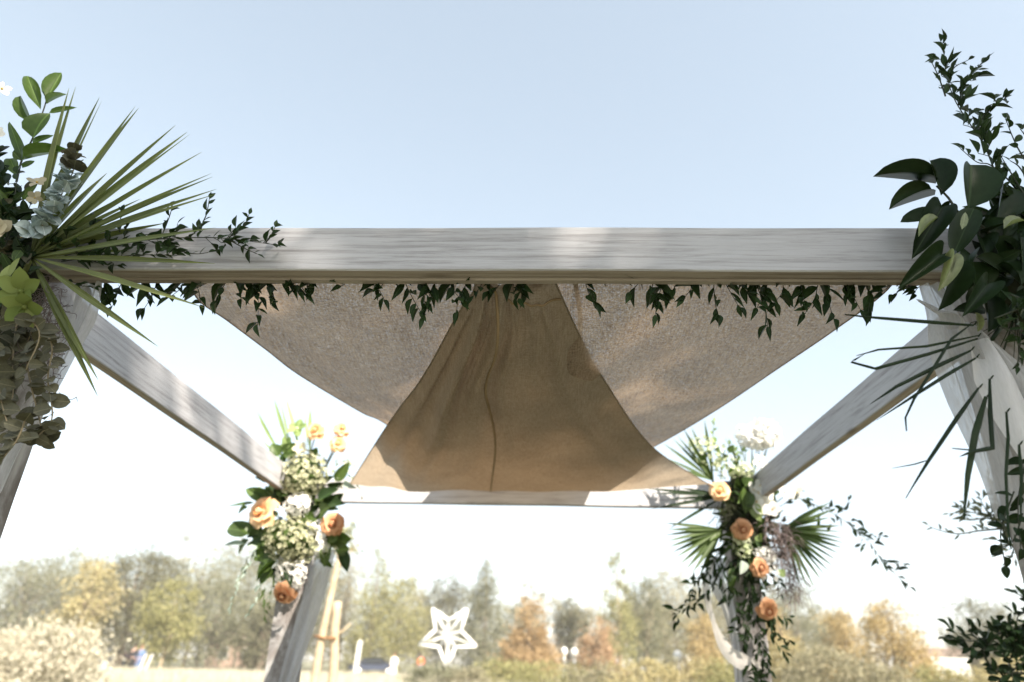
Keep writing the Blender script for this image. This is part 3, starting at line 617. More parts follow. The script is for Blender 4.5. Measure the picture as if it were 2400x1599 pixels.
# tall smilax spray
for pts, tw, ll in (([(1340, 1280), (1240, 1030), (1160, 830), (1060, 680), (960, 520), (900, 330), (890, 140)], .035, .034), ([(1425, 1200), (1330, 1070), (1200, 960), (1110, 940), (1000, 850)], 0, .03), ([(1110, 760), (1150, 640), (1220, 560), (1290, 520)], .02, .034), ([(1160, 830), (1200, 740), (1260, 700)], 0, .03), ([(990, 560), (1020, 430), (1090, 340), (1140, 280)], .02, .034), ([(920, 400), (960, 310), (1050, 260)], 0, .03), ([(900, 500), (850, 360), (800, 260)], 0, .028)):
    spray(fr, T, crl(pts, YR + .02, cr3), 'smilax_branch', 'smilax', 'stem_dark', ll * 1.35, .0145, .0175, 38, bias=Vector((.22, -.1, .35)), twig=tw, r0=.002)
for pts in ([(1440, 940), (1370, 820), (1300, 650)], [(1440, 1180), (1330, 1000), (1270, 900)], [(1450, 1060), (1390, 970), (1330, 930)], [(1450, 800), (1430, 760), (1400, 720)], [(1440, 1300), (1370, 1230), (1310, 1180)]):
    spray(fr, T, crl(pts, YR + .01, cr3), 'ruscus_branch', 'smilax', 'stem_dark', .036, .02, .02, 55, 'broad', bias=Vector((.1, -.1, .2)), r0=.002)
# dark drooping palm, its leaflets bent
hubp = PY(2280, 780, YR - .03)
pf = stem_obj('palm_frond', fr, T, [PY(2330, 700, YR + .02), PY(2300, 750, YR), hubp], .006, .004, 'palm_dark')
for seg, w in (([(1095, 600), (770, 575), (460, 550), (230, 530)], 24), ([(1120, 670), (780, 740), (460, 762), (310, 805)], 15), ([(1120, 690), (800, 790), (440, 890), (275, 845), (370, 790)], 19), ([(1075, 770), (860, 870), (580, 1010), (400, 1130)], 22), ([(1110, 820), (920, 930), (700, 1070), (440, 1240)], 19), ([(1050, 615), (950, 690), (820, 900), (700, 1090), (640, 1220), (645, 1310)], 16), ([(1130, 1020), (980, 1230), (800, 1500), (640, 1760)], 22), ([(800, 1500), (700, 1530), (550, 1558)], 7), ([(1180, 1080), (1110, 1320), (1060, 1600), (1030, 1900)], 36), ([(1205, 960), (1210, 1200), (1225, 1420), (1090, 1445), (1000, 1480)], 26), ([(1215, 1430), (1080, 1435), (950, 1425)], 9), ([(1315, 1180), (1330, 1350), (1315, 1600), (1330, 1960), (1345, 2100)], 18), ([(1400, 1400), (1420, 1600), (1410, 1900)], 20)):
    Q = [PY(*cr4(*p), YR - .05 - .01 * i) for i, p in enumerate(seg)]; C = []
    for a_, b_ in zip(Q, Q[1:]): C += [a_.lerp(b_, j / 4) for j in range(4)]
    C.append(Q[-1]); k = len(C); mb = MB(); pp = w * .344 * .00098 * .52; rows = []
    for i, p in enumerate(C):
        t = (C[min(i + 1, k - 1)] - C[max(0, i - 1)]).normalized(); s = t.cross(Vector((0, -1, 0))).normalized() * pp * (min(1, .5 + i / k * 2) * (1 - (i / (k - 1)) ** 3 * .95))
        rows.append([p - s + Vector((0, .004, 0)), p, p + s + Vector((0, .004, 0))])
    mb.grid(rows); origin_mesh(mb, T); link('leaflet', mb.mesh('leaflet', M['palm_dark']), pf)
mb = MB()
for a in ((1095, 600), (1120, 680), (1075, 770), (1110, 820), (1130, 1020), (1180, 1080), (1205, 960), (1315, 1180), (1400, 1400), (1050, 615)):
    mb.tube([PY(*cr4(*a), YR - .05), PY(*cr4(*a), D0 + .012) + Vector((.01, 0, .01)), PY(2335, 720, D0 + .012)], [.0016, .0008, .001], 4)
origin_mesh(mb, T); link('stem', mb.mesh('stem', M['palm_dark']), fr)
# pointed small greenery at the picture edge
for pts in ([(1230, 560), (1330, 520), (1425, 480)], [(1260, 620), (1350, 650), (1400, 780)], [(1380, 560), (1400, 700), (1380, 880)], [(1330, 400), (1420, 440), (1470, 520)]):
    spray(fr, T, crl(pts, YR - .06, cr4), 'ruscus_branch', 'smilax', 'stem_dark', .032, .013, .012, 60, bias=Vector((0, -.2, -.2)), r0=.0016)
for pts in ([(2330, 1130), (2300, 1220), (2310, 1300)], [(2360, 1050), (2340, 1150), (2345, 1260)], [(2350, 1180), (2330, 1240), (2300, 1260)]):
    spray(fr, T, [PY(x, y, D0 - .014) for x, y in pts], 'ruscus_branch', 'dark_leaf', 'stem_dark', .035, .022, .022, 60, 'broad', bias=Vector((-.2, -.1, -.2)), r0=.0016)

# ------------------------------------------------------------------ chiffon on the posts
def ribbon(name, path, widths, label, cat, group=None, mat='chiffon', fold=.012, nf=3, n=40, side=Vector((1, 0, 0)), nw=12):
    C = smooth_curve(path, n); rows = []; k = len(widths)
    for i, p in enumerate(C):
        u = i / n * (k - 1); a = min(int(u), k - 2); w = widths[a] + (widths[a + 1] - widths[a]) * (u - a)
        t = (C[min(i + 1, n)] - C[max(i - 1, 0)]).normalized(); s = (side - t * side.dot(t)).normalized(); nn = s.cross(t)
        rows.append([p + s * w * (j / nw - .5) + nn * fold * math.sin(j / nw * math.pi * nf * 2 + i * .09) * (w / max(widths)) for j in range(nw + 1)])
    T = C[0].copy(); mb = MB(); mb.grid(rows); origin_mesh(mb, T); o = link(name, mb.mesh(name, M[mat]), None, T); return tag(o, label, cat, group)
G = 'white chiffon tied to the posts'
def pxw(px, Y): return (PY(1200 + px, 800, Y) - PY(1200, 800, Y)).length
ribbon('chiffon_drape', [PY(*cr4(790, 330), D0 + 0.026), PY(*cr4(900, 560), D0 + 0.021), PY(*cr4(960, 800), D0 + 0.016), PY(*cr4(1080, 1120), D0 + 0.016), PY(*cr4(1230, 1500), D0 + 0.016), PY(*cr4(1330, 1900), D0 + 0.026)], [pxw(50, D0 + 0.026), pxw(75, D0 + 0.026), pxw(90, D0 + 0.026), pxw(90, D0 + 0.026), pxw(80, D0 + 0.026), pxw(60, D0 + 0.026)], 'sheer white chiffon hanging loose behind the dark palm on the front post', 'drape', G, nf=2)
ribbon('chiffon_drape', [PY(*cr4(720, 440), D0 + 0.011), PY(*cr4(860, 520), D0 + -0.014), PY(*cr4(1060, 640), D0 + -0.024), PY(*cr4(1280, 900), D0 + -0.024), PY(*cr4(1480, 1180), D0 + -0.014)], [pxw(18, D0 + 0.026), pxw(40, D0 + 0.026), pxw(60, D0 + 0.026), pxw(85, D0 + 0.026), pxw(90, D0 + 0.026)], 'twisted white chiffon sash slanting across the front post below the large dark leaves', 'drape', G, side=Vector((.7, 0, -.7)), nf=2)
ribbon('chiffon_drape', [PY(*cr4(1130, 700), D0 + -0.029), PY(*cr4(1250, 950), D0 + -0.039), PY(*cr4(1380, 1230), D0 + -0.034), PY(*cr4(1500, 1480), D0 + -0.024)], [pxw(40, D0 + 0.026), pxw(85, D0 + 0.026), pxw(80, D0 + 0.026), pxw(70, D0 + 0.026)], 'smooth white chiffon tail folded over the sash on the front post', 'drape', G, 'satin', side=Vector((1, 0, .3)), nf=1)
ribbon('chiffon_drape', [PY(208, 652, D0 + 0.046), PY(185, 730, D0 + 0.041), PY(150, 810, D0 + 0.041), PY(95, 920, D0 + 0.041), PY(30, 1020, D0 + 0.041), PY(-20, 1130, D0 + 0.046)], [pxw(60, D0 + 0.026), pxw(70, D0 + 0.026), pxw(44, D0 + 0.026), pxw(36, D0 + 0.026), pxw(40, D0 + 0.026), pxw(44, D0 + 0.026)], 'white chiffon wound down the front post beneath the dusty eucalyptus', 'drape', G, nf=2)
YBP = YB - PW - .02
ribbon('chiffon_drape', [PY(752, 1260, YBP), PY(728, 1340, YBP), PY(700, 1430, YBP), PY(672, 1520, YBP), PY(650, 1600, YBP), PY(640, 1680, YBP)], [pxw(36, YBP), pxw(42, YBP), pxw(40, YBP), pxw(34, YBP), pxw(26, YBP), pxw(26, YBP)], 'white chiffon wrapped down the rear post below the hydrangeas', 'drape', G, nf=2)
ribbon('chiffon_drape', [PY(1655, 1280, YBP), PY(1650, 1340, YBP), PY(1675, 1400, YBP), PY(1690, 1480, YBP), PY(1700, 1600, YBP)], [pxw(26, YBP), pxw(30, YBP), pxw(22, YBP), pxw(16, YBP), pxw(14, YBP)], 'white chiffon hanging on the rear post behind the trailing smilax', 'drape', G, nf=2)
ribbon('ribbon', [PY(1640, 1280, YBP - .03), PY(1622, 1345, YBP - .03), PY(1640, 1430, YBP - .05), PY(1668, 1490, YBP - .06), PY(1705, 1520, YBP - .06), PY(1768, 1536, YBP - .03)], [pxw(14, YBP), pxw(16, YBP), pxw(9, YBP), pxw(24, YBP), pxw(30, YBP), pxw(4, YBP)], 'ivory ribbon curling loose across the rear post under the toffee roses', 'ribbon', None, 'ribbon', .003, 1, side=Vector((.8, .2, .5)))

# ------------------------------------------------------------------ rear left arrangement
YQ = YB - PW - .06
c0 = PY(685, 1190, YQ)
bl = empty('floral_arrangement', c0, 'corner arrangement with two green hydrangea heads and apricot roses on the rear post', 'flower arrangement', 'flower arrangements on the four corners'); T = c0.copy()
px = pxw(1, YQ)
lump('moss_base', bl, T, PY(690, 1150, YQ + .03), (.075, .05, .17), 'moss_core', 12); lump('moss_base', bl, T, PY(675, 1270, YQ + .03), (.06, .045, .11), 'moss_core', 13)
florets('hydrangea', bl, T, PY(697, 1092, YQ - .06), (48 * px, .085, 46 * px), 430, .023, 'hyd', label='upper antique green hydrangea head')
florets('hydrangea', bl, T, PY(672, 1240, YQ - .07), (52 * px, .09, 44 * px), 430, .023, 'hyd', label='lower antique green hydrangea head')
for x, y, r, mt, f, s in ((724, 988, 21, 'rose', (-.1, -1, .1), (705, 1070)), (787, 984, 18, 'rose', (.5, -1, .35), (742, 1085)), (777, 1018, 19, 'rose', (.3, -1, .1), (740, 1090)), (598, 1175, 33, 'rose', (-.35, -1, .1), (650, 1190)), (764, 1203, 24, 'rose_dark', (.25, -1, .0), (720, 1190)), (650, 1369, 23, 'rose_dark', (-.1, -.6, -.6), (670, 1310))):
    rose(bl, T, PY(x, y, YQ - .115), r * px * .88, mt, f, stem_to=PY(s[0], s[1], YQ))
florets('white_blossoms', bl, T, PY(686, 1160, YQ - .07), (24 * px, .05, 22 * px), 70, .032, 'whitecl', False)
florets('white_blossoms', bl, T, PY(728, 1226, YQ - .06), (22 * px, .05, 24 * px), 64, .03, 'whitecl', False)
florets('white_blossoms', bl, T, PY(790, 1085, YQ - .03), (26 * px, .04, 30 * px), 34, .026, 'whitegr', False)
for x0, y0, x1, y1 in ((665, 1270, 640, 1345), (682, 1285, 690, 1352), (650, 1275, 655, 1330), (735, 1240, 745, 1280)):
    p, q = PY(x0, y0, YQ - .05), PY(x1, y1, YQ - .05); florets('stock_flower', bl, T, (p + q) / 2, (13 * px, .03, (p - q).length / 2), 64, .026, 'whitecl', False)
florets('green_buds', bl, T, PY(735, 1265, YQ - .05), (30 * px, .04, 16 * px), 34, .022, 'whitegr', False)
# pale green orchid and grass blades above
flower5(bl, T, PY(683, 985, YQ - .04), 24 * px, 'leaf_lt', (-.1, -1, .3), 5, 'green_orchid', 'broad', 'cream', 70, .8)
flower5(bl, T, PY(660, 1022, YQ - .04), 20 * px, 'leaf_lt', (-.4, -1, .0), 5, 'green_orchid', 'broad', 'cream', 65, .8)
flower5(bl, T, PY(690, 1030, YQ - .05), 17 * px, 'cream', (.2, -1, .0), 5, 'cream_blossom', 'obov')
gb = stem_obj('grass_spray', bl, T, [PY(690, 1070, YQ), PY(685, 1040, YQ - .01)], .006, .004, 'stem')
for (bx, by), (tx, ty), w in (((640, 1040), (588, 942), 8), ((648, 1050), (596, 965), 6), ((665, 1030), (628, 915), 9), ((668, 1030), (645, 925), 5), ((690, 1040), (655, 905), 8), ((712, 1040), (712, 935), 10), ((650, 1060), (600, 1010), 5), ((706, 1020), (700, 950), 5)):
    leaf_px(gb, T, (bx, by), (tx, ty), w, YQ - .03, 'leaf_lt', 'blade', name='blade', fold=.6, thick=.02)
    stem_obj('stalk', gb, T, [PY(690, 1070, YQ), PY(bx, by, YQ - .03)], .002, .0015, 'stem')
for b, t, w, mt in (((640, 1048), (622, 1020), 30, 'leaf'), ((650, 1045), (690, 1020), 34, 'leaf'), ((635, 1065), (622, 1110), 24, 'leaf'), ((640, 1085), (628, 1130), 30, 'leaf_lt'), ((770, 1105), (803, 1060), 26, 'leaf'), ((640, 1170), (575, 1130), 40, 'leaf'), ((620, 1150), (565, 1125), 30, 'leaf'), ((600, 1210), (580, 1240), 30, 'leaf'), ((580, 1225), (513, 1212), 34, 'leaf_lt'), ((575, 1230), (535, 1195), 28, 'leaf'), ((572, 1240), (550, 1275), 34, 'leaf'), ((620, 1250), (565, 1245), 46, 'leaf'), ((625, 1270), (578, 1280), 40, 'leaf'), ((640, 1280), (580, 1330), 44, 'leaf'), ((635, 1290), (595, 1312), 50, 'leaf'), ((640, 1240), (600, 1250), 50, 'leaf'), ((620, 1300), (600, 1345), 40, 'leaf'), ((740, 1160), (790, 1135), 30, 'smilax'), ((735, 1170), (795, 1160), 32, 'smilax'), ((730, 1150), (780, 1125), 26, 'smilax'), ((735, 1180), (760, 1165), 40, 'leaf'), ((720, 1185), (700, 1240), 36, 'leaf'), ((750, 1230), (800, 1250), 40, 'leaf'), ((760, 1235), (805, 1240), 36, 'leaf'), ((755, 1250), (770, 1215), 40, 'leaf'), ((770, 1265), (803, 1262), 30, 'leaf'), ((785, 1270), (800, 1310), 26, 'smilax'), ((740, 1260), (750, 1300), 28, 'leaf'), ((700, 1180), (720, 1210), 44, 'leaf'), ((655, 1315), (640, 1370), 20, 'leaf'), ((665, 1300), (668, 1350), 24, 'smilax'), ((690, 1150), (725, 1120), 40, 'leaf'), ((660, 1140), (640, 1110), 36, 'leaf'), ((650, 1195), (630, 1230), 40, 'leaf'), ((570, 1165), (545, 1180), 16, 'leaf'), ((585, 1155), (520, 1165), 10, 'leaf'), ((562, 1250), (512, 1252), 12, 'leaf_sage'), ((590, 1255), (560, 1270), 26, 'leaf_sage'), ((600, 1195), (575, 1215), 40, 'leaf_sage'), ((790, 1110), (815, 1120), 14, 'leaf_sage')):
    leaf_px(bl, T, b, t, w, YQ - .05 + rng.uniform(-.03, .03), mt, 'broad', dY=rng.uniform(-.05, .03), fold=.3, curl=.08)
for q in range(110):                                                   # filling foliage
    an = rng.uniform(0, 6.28); rr_ = rng.uniform(.3, 1.1); x = 680 + 78 * rr_ * math.cos(an); y = 1180 + 130 * rr_ * math.sin(an); L = rng.uniform(18, 34)
    leaf_px(bl, T, (x, y), (x + L * math.cos(an) + rng.uniform(-8, 8), y + L * math.sin(an) + rng.uniform(-8, 8)), L * .62, YQ - .01 + rng.uniform(-.02, .02), rng.choice(['leaf', 'leaf', 'smilax', 'smilax', 'leaf_lt']), 'broad', dY=-.03)
for pts, mt in (([(570, 1280), (550, 1330), (530, 1400)], 'leaf_sage'), ([(600, 1340), (590, 1380), (570, 1410)], 'leaf_sage'), ([(610, 1350), (605, 1390), (610, 1420)], 'leaf'), ([(800, 1090), (820, 1110), (830, 1140)], 'leaf_sage'), ([(640, 1300), (625, 1350), (620, 1390)], 'leaf'), ([(590, 1260), (565, 1310), (545, 1340)], 'leaf_sage')):
    spray(bl, T, [PY(x, y, YQ - .04) for x, y in pts], 'eucalyptus_sprig', mt, 'stem', .045, .014, .025, 40, bias=Vector((0, 0, -.4)), r0=.002)
moss(bl, T, [PY(700, 1290, YQ), PY(690, 1330, YQ)], 60, .05, .03)

# ------------------------------------------------------------------ rear right arrangement
c0 = PY(1715, 1210, YQ)
br = empty('floral_arrangement', c0, 'corner arrangement with green fan palms, white orchids and toffee roses on the rear post', 'flower arrangement', 'flower arrangements on the four corners'); T = c0.copy()
def cr6(x, y): return ((1480 + x * .4075) / S, (960 + y * .4075) / S)
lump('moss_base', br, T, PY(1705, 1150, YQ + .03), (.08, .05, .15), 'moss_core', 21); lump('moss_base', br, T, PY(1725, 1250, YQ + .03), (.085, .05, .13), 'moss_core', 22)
def fr6(hub, tips, name='palm_frond', w=.020, mt='palm_far', s=0): 
    frond(br, T, PY(*cr6(*hub), YQ - .03), [PY(*cr6(*t), YQ - .08 + .05 * math.sin(i * 1.7)) for i, t in enumerate(tips)], w, mt, start=s, fold=.7)
fr6((520, 690), [(195, 652), (195, 720), (215, 790), (255, 850), (320, 912), (390, 960), (215, 690), (205, 755), (235, 820), (285, 885), (350, 940)])
fr6((870, 690), [(1140, 620), (1200, 668), (1225, 740), (1210, 795), (1180, 865), (1140, 930), (1095, 985), (1050, 1015), (975, 1030), (1150, 530), (1100, 545), (1170, 570), (1215, 700), (1220, 765), (1200, 830), (1160, 900), (1120, 960), (1010, 1025)])
fr6((470, 410), [(185, 195), (240, 165), (205, 280), (300, 110), (345, 100), (265, 150), (225, 330), (420, 60)])
fr6((530, 500), [(100, 480), (215, 515), (285, 450), (120, 570), (210, 690), (90, 455)], w=.016, mt='palm_dark')
for b, t in (((690, 380), (695, 210)), ((700, 380), (740, 220)), ((730, 330), (790, 200)), ((740, 340), (780, 230)), ((600, 350), (580, 190)), ((620, 330), (540, 160)), ((650, 300), (620, 180))):
    leaf_px(br, T, cr6(*b), cr6(*t), 4, YQ - .03, 'palm_far', 'blade', name='blade', fold=.5, thick=.02)
florets('white_hydrangea', br, T, PY(*cr6(715, 175), YQ - .04), (20 * px, .04, 22 * px), 60, .04, 'whitecl', False)
florets('white_hydrangea', br, T, PY(*cr6(768, 138), YQ - .05), (27 * px, .055, 28 * px), 95, .045, 'whitecl', False, label='bright white hydrangea head above the roses')
florets('white_hydrangea', br, T, PY(*cr6(648, 150), YQ - .04), (14 * px, .04, 22 * px), 40, .035, 'whitecl', False)
for x, y, r in ((730, 480), (760, 520), (790, 545), (720, 530), (740, 575), (775, 490), (810, 575), (850, 400), (830, 360), (780, 350), (740, 440), (700, 460), (880, 480), (950, 480), (735, 300), (820, 430)) and [(a, b, 13) for a, b in ((730, 480), (760, 520), (790, 545), (720, 530), (740, 575), (775, 490), (810, 575), (850, 400), (830, 360), (780, 350), (740, 440), (700, 460), (880, 480), (950, 480), (735, 300), (820, 430))]:
    flower5(br, T, PY(*cr6(x, y), YQ - .07 + rng.uniform(-.02, .02)), r * px * 1.25, 'white', (rng.uniform(-.5, .5), -1, rng.uniform(-.3, .4)), 5, 'white_orchid', 'obov', 'gold', 72, .8)
for pts in ([(740, 560), (760, 460), (800, 380), (850, 340)], [(800, 560), (880, 500), (950, 470)], [(690, 470), (700, 360), (735, 300)], [(690, 380), (700, 300), (740, 190)], [(650, 400), (655, 250), (650, 170)]):
    stem_obj('orchid_stem', br, T, smooth_curve([PY(*cr6(*p), YQ - .04) for p in pts], 10), .003, .0018, 'stem')
for x, y, r, f in ((510, 462, 23, (-.15, -1, .05)), (642, 692, 23, (-.05, -1, -.25)), (745, 910, 20, (.1, -1, -.1)), (790, 1160, 22, (.1, -.8, -.5))):
    rose(br, T, PY(*cr6(x, y), YQ - .12), r * px * .80, 'rose' if y < 800 and x < 600 else 'rose_dark', f, stem_to=PY(*cr6(x + (690 - x) * .4, y - 30), YQ))
for x, y, a, b in ((640, 780, 16, 24), (620, 730, 12, 12), (800, 960, 16, 34), (770, 840, 20, 14), (460, 250, 34, 26), (400, 200, 26, 18), (560, 330, 30, 22), (650, 350, 18, 14)):
    florets('greenish_blossoms' if y < 400 else 'white_blossoms', br, T, PY(*cr6(x, y), YQ - .06), (a * px, .035, b * px), 40, .026, 'whitegr' if y < 400 or x < 660 else 'whitecl', False)
for pts in ([(520, 380), (500, 260), (470, 160), (475, 70)], [(560, 380), (540, 280), (480, 230), (400, 210)], [(600, 380), (600, 270), (570, 200)], [(540, 400), (500, 350), (440, 280), (340, 230)], [(620, 400), (610, 320), (640, 240)]):
    spray(br, T, [PY(*cr6(*p), YQ - .05) for p in pts], 'light_foliage', 'leaf_lt' if rng.random() < .6 else 'leaf', 'stem', .05, .023, .024, 50, 'broad', bias=Vector((0, -.2, .2)), r0=.0025)
for q in range(190):
    an = rng.uniform(0, 6.28); rr_ = rng.uniform(.15, 1); x = 690 + 190 * rr_ * math.cos(an); y = 700 + 300 * rr_ * math.sin(an); L = rng.uniform(36, 80); an2 = an + rng.uniform(-.7, .7)
    leaf_px(br, T, cr6(x, y), cr6(x + L * math.cos(an2), y + L * math.sin(an2)), L * .4 * .44, YQ - .01 + rng.uniform(-.03, .02), rng.choice(['leaf', 'smilax', 'smilax', 'smilax', 'palm_far']), rng.choice(['broad', 'lance']), dY=-.04)
for b, t, w, mt in (((650, 440), (700, 400), 90, 'leaf'), ((650, 450), (610, 540), 90, 'leaf'), ((660, 470), (670, 590), 80, 'leaf'), ((700, 540), (745, 640), 70, 'leaf_lt'), ((640, 870), (640, 945), 60, 'leaf_sage'), ((560, 250), (590, 205), 40, 'leaf'), ((850, 920), (880, 960), 50, 'leaf_lt'), ((730, 720), (750, 760), 50, 'leaf_lt'), ((600, 960), (570, 1040), 60, 'leaf')):
    leaf_px(br, T, cr6(*b), cr6(*t), w * .4, YQ - .07, mt, 'broad', dY=-.02, fold=.3)
moss(br, T, [PY(*cr6(800, 620), YQ - .05), PY(*cr6(850, 720), YQ - .06), PY(*cr6(880, 800), YQ - .05)], 170, .09, .05, rad=.0016)
moss(br, T, [PY(*cr6(880, 830), YQ - .03), PY(*cr6(905, 930), YQ - .03), PY(*cr6(910, 1040), YQ - .03)], 130, .08, .03, rad=.0013)
moss(br, T, [PY(*cr6(530, 560), YQ - .04), PY(*cr6(600, 600), YQ - .05)], 110, .07, .05, mat='moss_core', rad=.0016)
# smilax trailing
for pts, tw in (([(850, 560), (950, 510), (1080, 560), (1180, 610), (1290, 690), (1380, 780), (1450, 880), (1530, 960), (1600, 1020)], .07), ([(1290, 690), (1340, 720), (1440, 730)], 0), ([(1450, 870), (1500, 880), (1570, 890)], 0), ([(1180, 600), (1230, 560), (1250, 520)], 0), ([(500, 800), (470, 880), (420, 980), (350, 1060), (260, 1180)], .07), ([(520, 830), (500, 930), (430, 1060), (360, 1100), (300, 1130)], .05), ([(480, 850), (400, 960), (350, 1030)], .0)):
    spray(br, T, [PY(*cr6(*p), YQ - .04) for p in pts], 'smilax_branch', 'smilax', 'stem_dark', .062, .020, .03, 42, bias=Vector((.1, -.1, -.1)), twig=tw, r0=.002)
for pts in ([(650, 950), (680, 1080), (690, 1220), (650, 1350)], [(760, 950), (740, 1100), (730, 1260), (760, 1400), (740, 1560)], [(800, 1150), (820, 1260), (850, 1300), (910, 1330)], [(810, 1180), (805, 1290), (850, 1370), (890, 1400)], [(580, 1000), (600, 1140), (620, 1280), (650, 1350)], [(700, 1000), (640, 1180), (660, 1300)], [(720, 1350), (780, 1440), (760, 1560)], [(800, 1180), (850, 1190), (905, 1190)], [(690, 1450), (700, 1520), (760, 1600)], [(760, 1480), (720, 1560), (700, 1640)], [(560, 860), (520, 960), (540, 1080)], [(820, 950), (840, 1010), (860, 1060)], [(600, 900), (560, 1000), (560, 1100)]):
    spray(br, T, [PY(*cr6(*p), YQ - .045 - rng.uniform(0, .02)) for p in pts], 'smilax_branch', 'smilax', 'stem_dark', .052, .018, .03, 48, bias=Vector((0, -.1, -.5)), twig=.04, r0=.002)
#PART3
# ------------------------------------------------------------------ trees
def crown_mesh(name, mat, shape, c, rad, ncl, per, size, seed, rc=.16, squash=.75, flat=0):
    g = np.random.default_rng(seed); cl = []
    while len(cl) < ncl:
        p = g.uniform(-1, 1, 3); r = np.linalg.norm(p)
        if shape == 'cone':
            h = (p[2] + 1) / 2; lim = (1 - h) ** .62 * .92 + .08
            q = math.hypot(p[0], p[1])
            if q > lim or q < lim * .35 * g.random(): continue
        else:
            if r > 1 or r < .45 * g.random() + .1: continue
        cl.append(p)
    cl = np.array(cl); rad = np.array(rad); c = np.array(c)
    n = ncl * per; ctr = np.repeat(cl, per, 0); cs = np.repeat(g.uniform(.6, 1.35, ncl), per)
    off = g.normal(0, 1, (n, 3)) * rc * cs[:, None]; off[:, 2] *= squash
    pos = c + (ctr + off) * rad
    a = g.normal(0, 1, (n, 3)); a /= np.linalg.norm(a, axis=1)[:, None]; b = np.cross(a, g.normal(0, 1, (n, 3))); b /= np.linalg.norm(b, axis=1)[:, None] + 1e-9
    s = size * g.uniform(.6, 1.3, n)[:, None]; v = np.empty((n, 4, 3)); v[:, 0] = pos - a * s; v[:, 1] = pos + b * s * .5; v[:, 2] = pos + a * s; v[:, 3] = pos - b * s * .5
    me = bpy.data.meshes.new(name); me.vertices.add(n * 4); me.vertices.foreach_set('co', v.reshape(-1)); me.loops.add(n * 4); me.loops.foreach_set('vertex_index', np.arange(n * 4, dtype=np.int32))
    me.polygons.add(n); me.polygons.foreach_set('loop_start', np.arange(0, n * 4, 4, dtype=np.int32)); me.polygons.foreach_set('loop_total', np.full(n, 4, dtype=np.int32))
    me.materials.append(mat); me.update(); me.validate(); return me, cl
FM = {}
for k, c1, c2 in (('olive', (0.124, 0.128, 0.080), (0.234, 0.234, 0.160)), ('dark', (0.092, 0.092, 0.056), (0.180, 0.176, 0.115)), ('lime', (0.192, 0.192, 0.080), (0.328, 0.312, 0.156)), ('yellow', (0.288, 0.248, 0.120), (0.426, 0.377, 0.221)), ('orange', (0.288, 0.200, 0.104), (0.426, 0.312, 0.180)), ('gold', (0.304, 0.232, 0.112), (0.443, 0.353, 0.189)), ('pale', (0.200, 0.188, 0.120), (0.328, 0.303, 0.213)), ('pink', (0.304, 0.200, 0.120), (0.426, 0.303, 0.197)), ('straw', (0.368, 0.344, 0.272), (0.525, 0.492, 0.410))):
    FM[k] = leaf_mat('foliage_' + k, c1, c2, .7, .3, (1.2, 1.15, .8), island=True, spec=.15)
M['bark'] = simple('grey_bark', (.16, .13, .10), .9, .4, 6); M['bark_pale'] = simple('pale_bark', (.36, .29, .20), .85, .25, 6); M['oak_leaf'] = leaf_mat('oak_foliage', (.03, .045, .018), (.07, .095, .035), .5, .25, island=True)
def tree(name, x, y, ztop, hw, mat, shape, label, group='trees of the park behind the canopy', cb=.25, ncl=70, per=60, size=.16, bark='bark', tr=.16, seed=1, rc=.17, deep=None, lean=0):
    z0 = gz(x, y) - .1; H = (ztop - z0) * (1.16 if x < -8 else 1.1); o = empty(name, (x, y, z0), label, 'tree', group); rr = random.Random(seed)
    zc = H * (cb + 1) / 2; rz = H * (1 - cb) / 2 * 1.0
    me, cl = crown_mesh('crown', FM[mat] if mat in FM else M[mat], shape, (lean * H, 0, zc), (hw, deep or hw, rz), int(ncl * 1.15), int(per * 1.5), size * .78, seed, rc)
    link('crown', me, o); t = MB()
    top = H * (.9 if shape == 'cone' else .62); axis = smooth_curve([Vector((0, 0, 0)), Vector((rr.uniform(-.1, .1), rr.uniform(-.1, .1), top * .35)), Vector((lean * H * .7 + rr.uniform(-.2, .2), rr.uniform(-.2, .2), top * .7)), Vector((lean * H, 0, top))], 10)
    t.tube(axis, [tr * (1.25 - i * .11) for i in range(11)], 7)
    for q in cl[:14]:
        e = Vector((lean * H + q[0] * hw * .9, q[1] * (deep or hw) * .9, zc + q[2] * rz * .9)); k = max(2, min(9, int((e.z / top) * 10 * .6))); s = axis[k]
        t.tube([s, s.lerp(e, .5) + Vector((0, 0, .08 * hw)), e], [tr * .4, tr * .25, tr * .08], 5)
    link('trunk', t.mesh('trunk', M[bark]), o); return o
def px_at(D): return math.dist(PXL(1200, D), PXL(1210, D)) / 10
def ptree(px, top, hw, D, mat, shape, label, seed, **kw):
    x, y = PXL(px, D); k = px_at(D); return tree(kw.pop('name', 'park_tree'), x, y, ZAT(px, top, D), hw * k, mat, shape, label, seed=seed, **kw)
ptree(15, 1296, 100, 84, 'olive', 'round', 'soft olive tree whose crown overlaps the leaning front post', 1, cb=.1, ncl=90)
ptree(100, 1288, 90, 88, 'olive', 'round', 'soft olive tree rising behind the slender yellow tree', 2, cb=.1, ncl=90)
ptree(160, 1296, 62, 60, 'yellow', 'round', 'slender yellow autumn tree with a feathery crown behind the pale shrub', 3, cb=.1, ncl=46, per=50, rc=.13, bark='bark_pale')
ptree(275, 1300, 105, 66, 'dark', 'round', 'broad grey-green oak with a dark hollow under its crown', 4, cb=.12, ncl=110, per=70, tr=.3)
ptree(372, 1362, 60, 52, 'lime', 'round', 'young pale yellow-green tree in front of the grey-green oak', 5, cb=.12, ncl=60, size=.13, bark='bark_pale', tr=.09)
ptree(425, 1243, 130, 92, 'pale', 'round', 'tall airy tree with gaps of sky in its thin crown', 6, cb=.2, ncl=60, per=46, rc=.09)
ptree(540, 1268, 110, 80, 'olive', 'round', 'soft olive tree behind the hanging foliage of the hydrangea arrangement', 7, cb=.08, ncl=100)
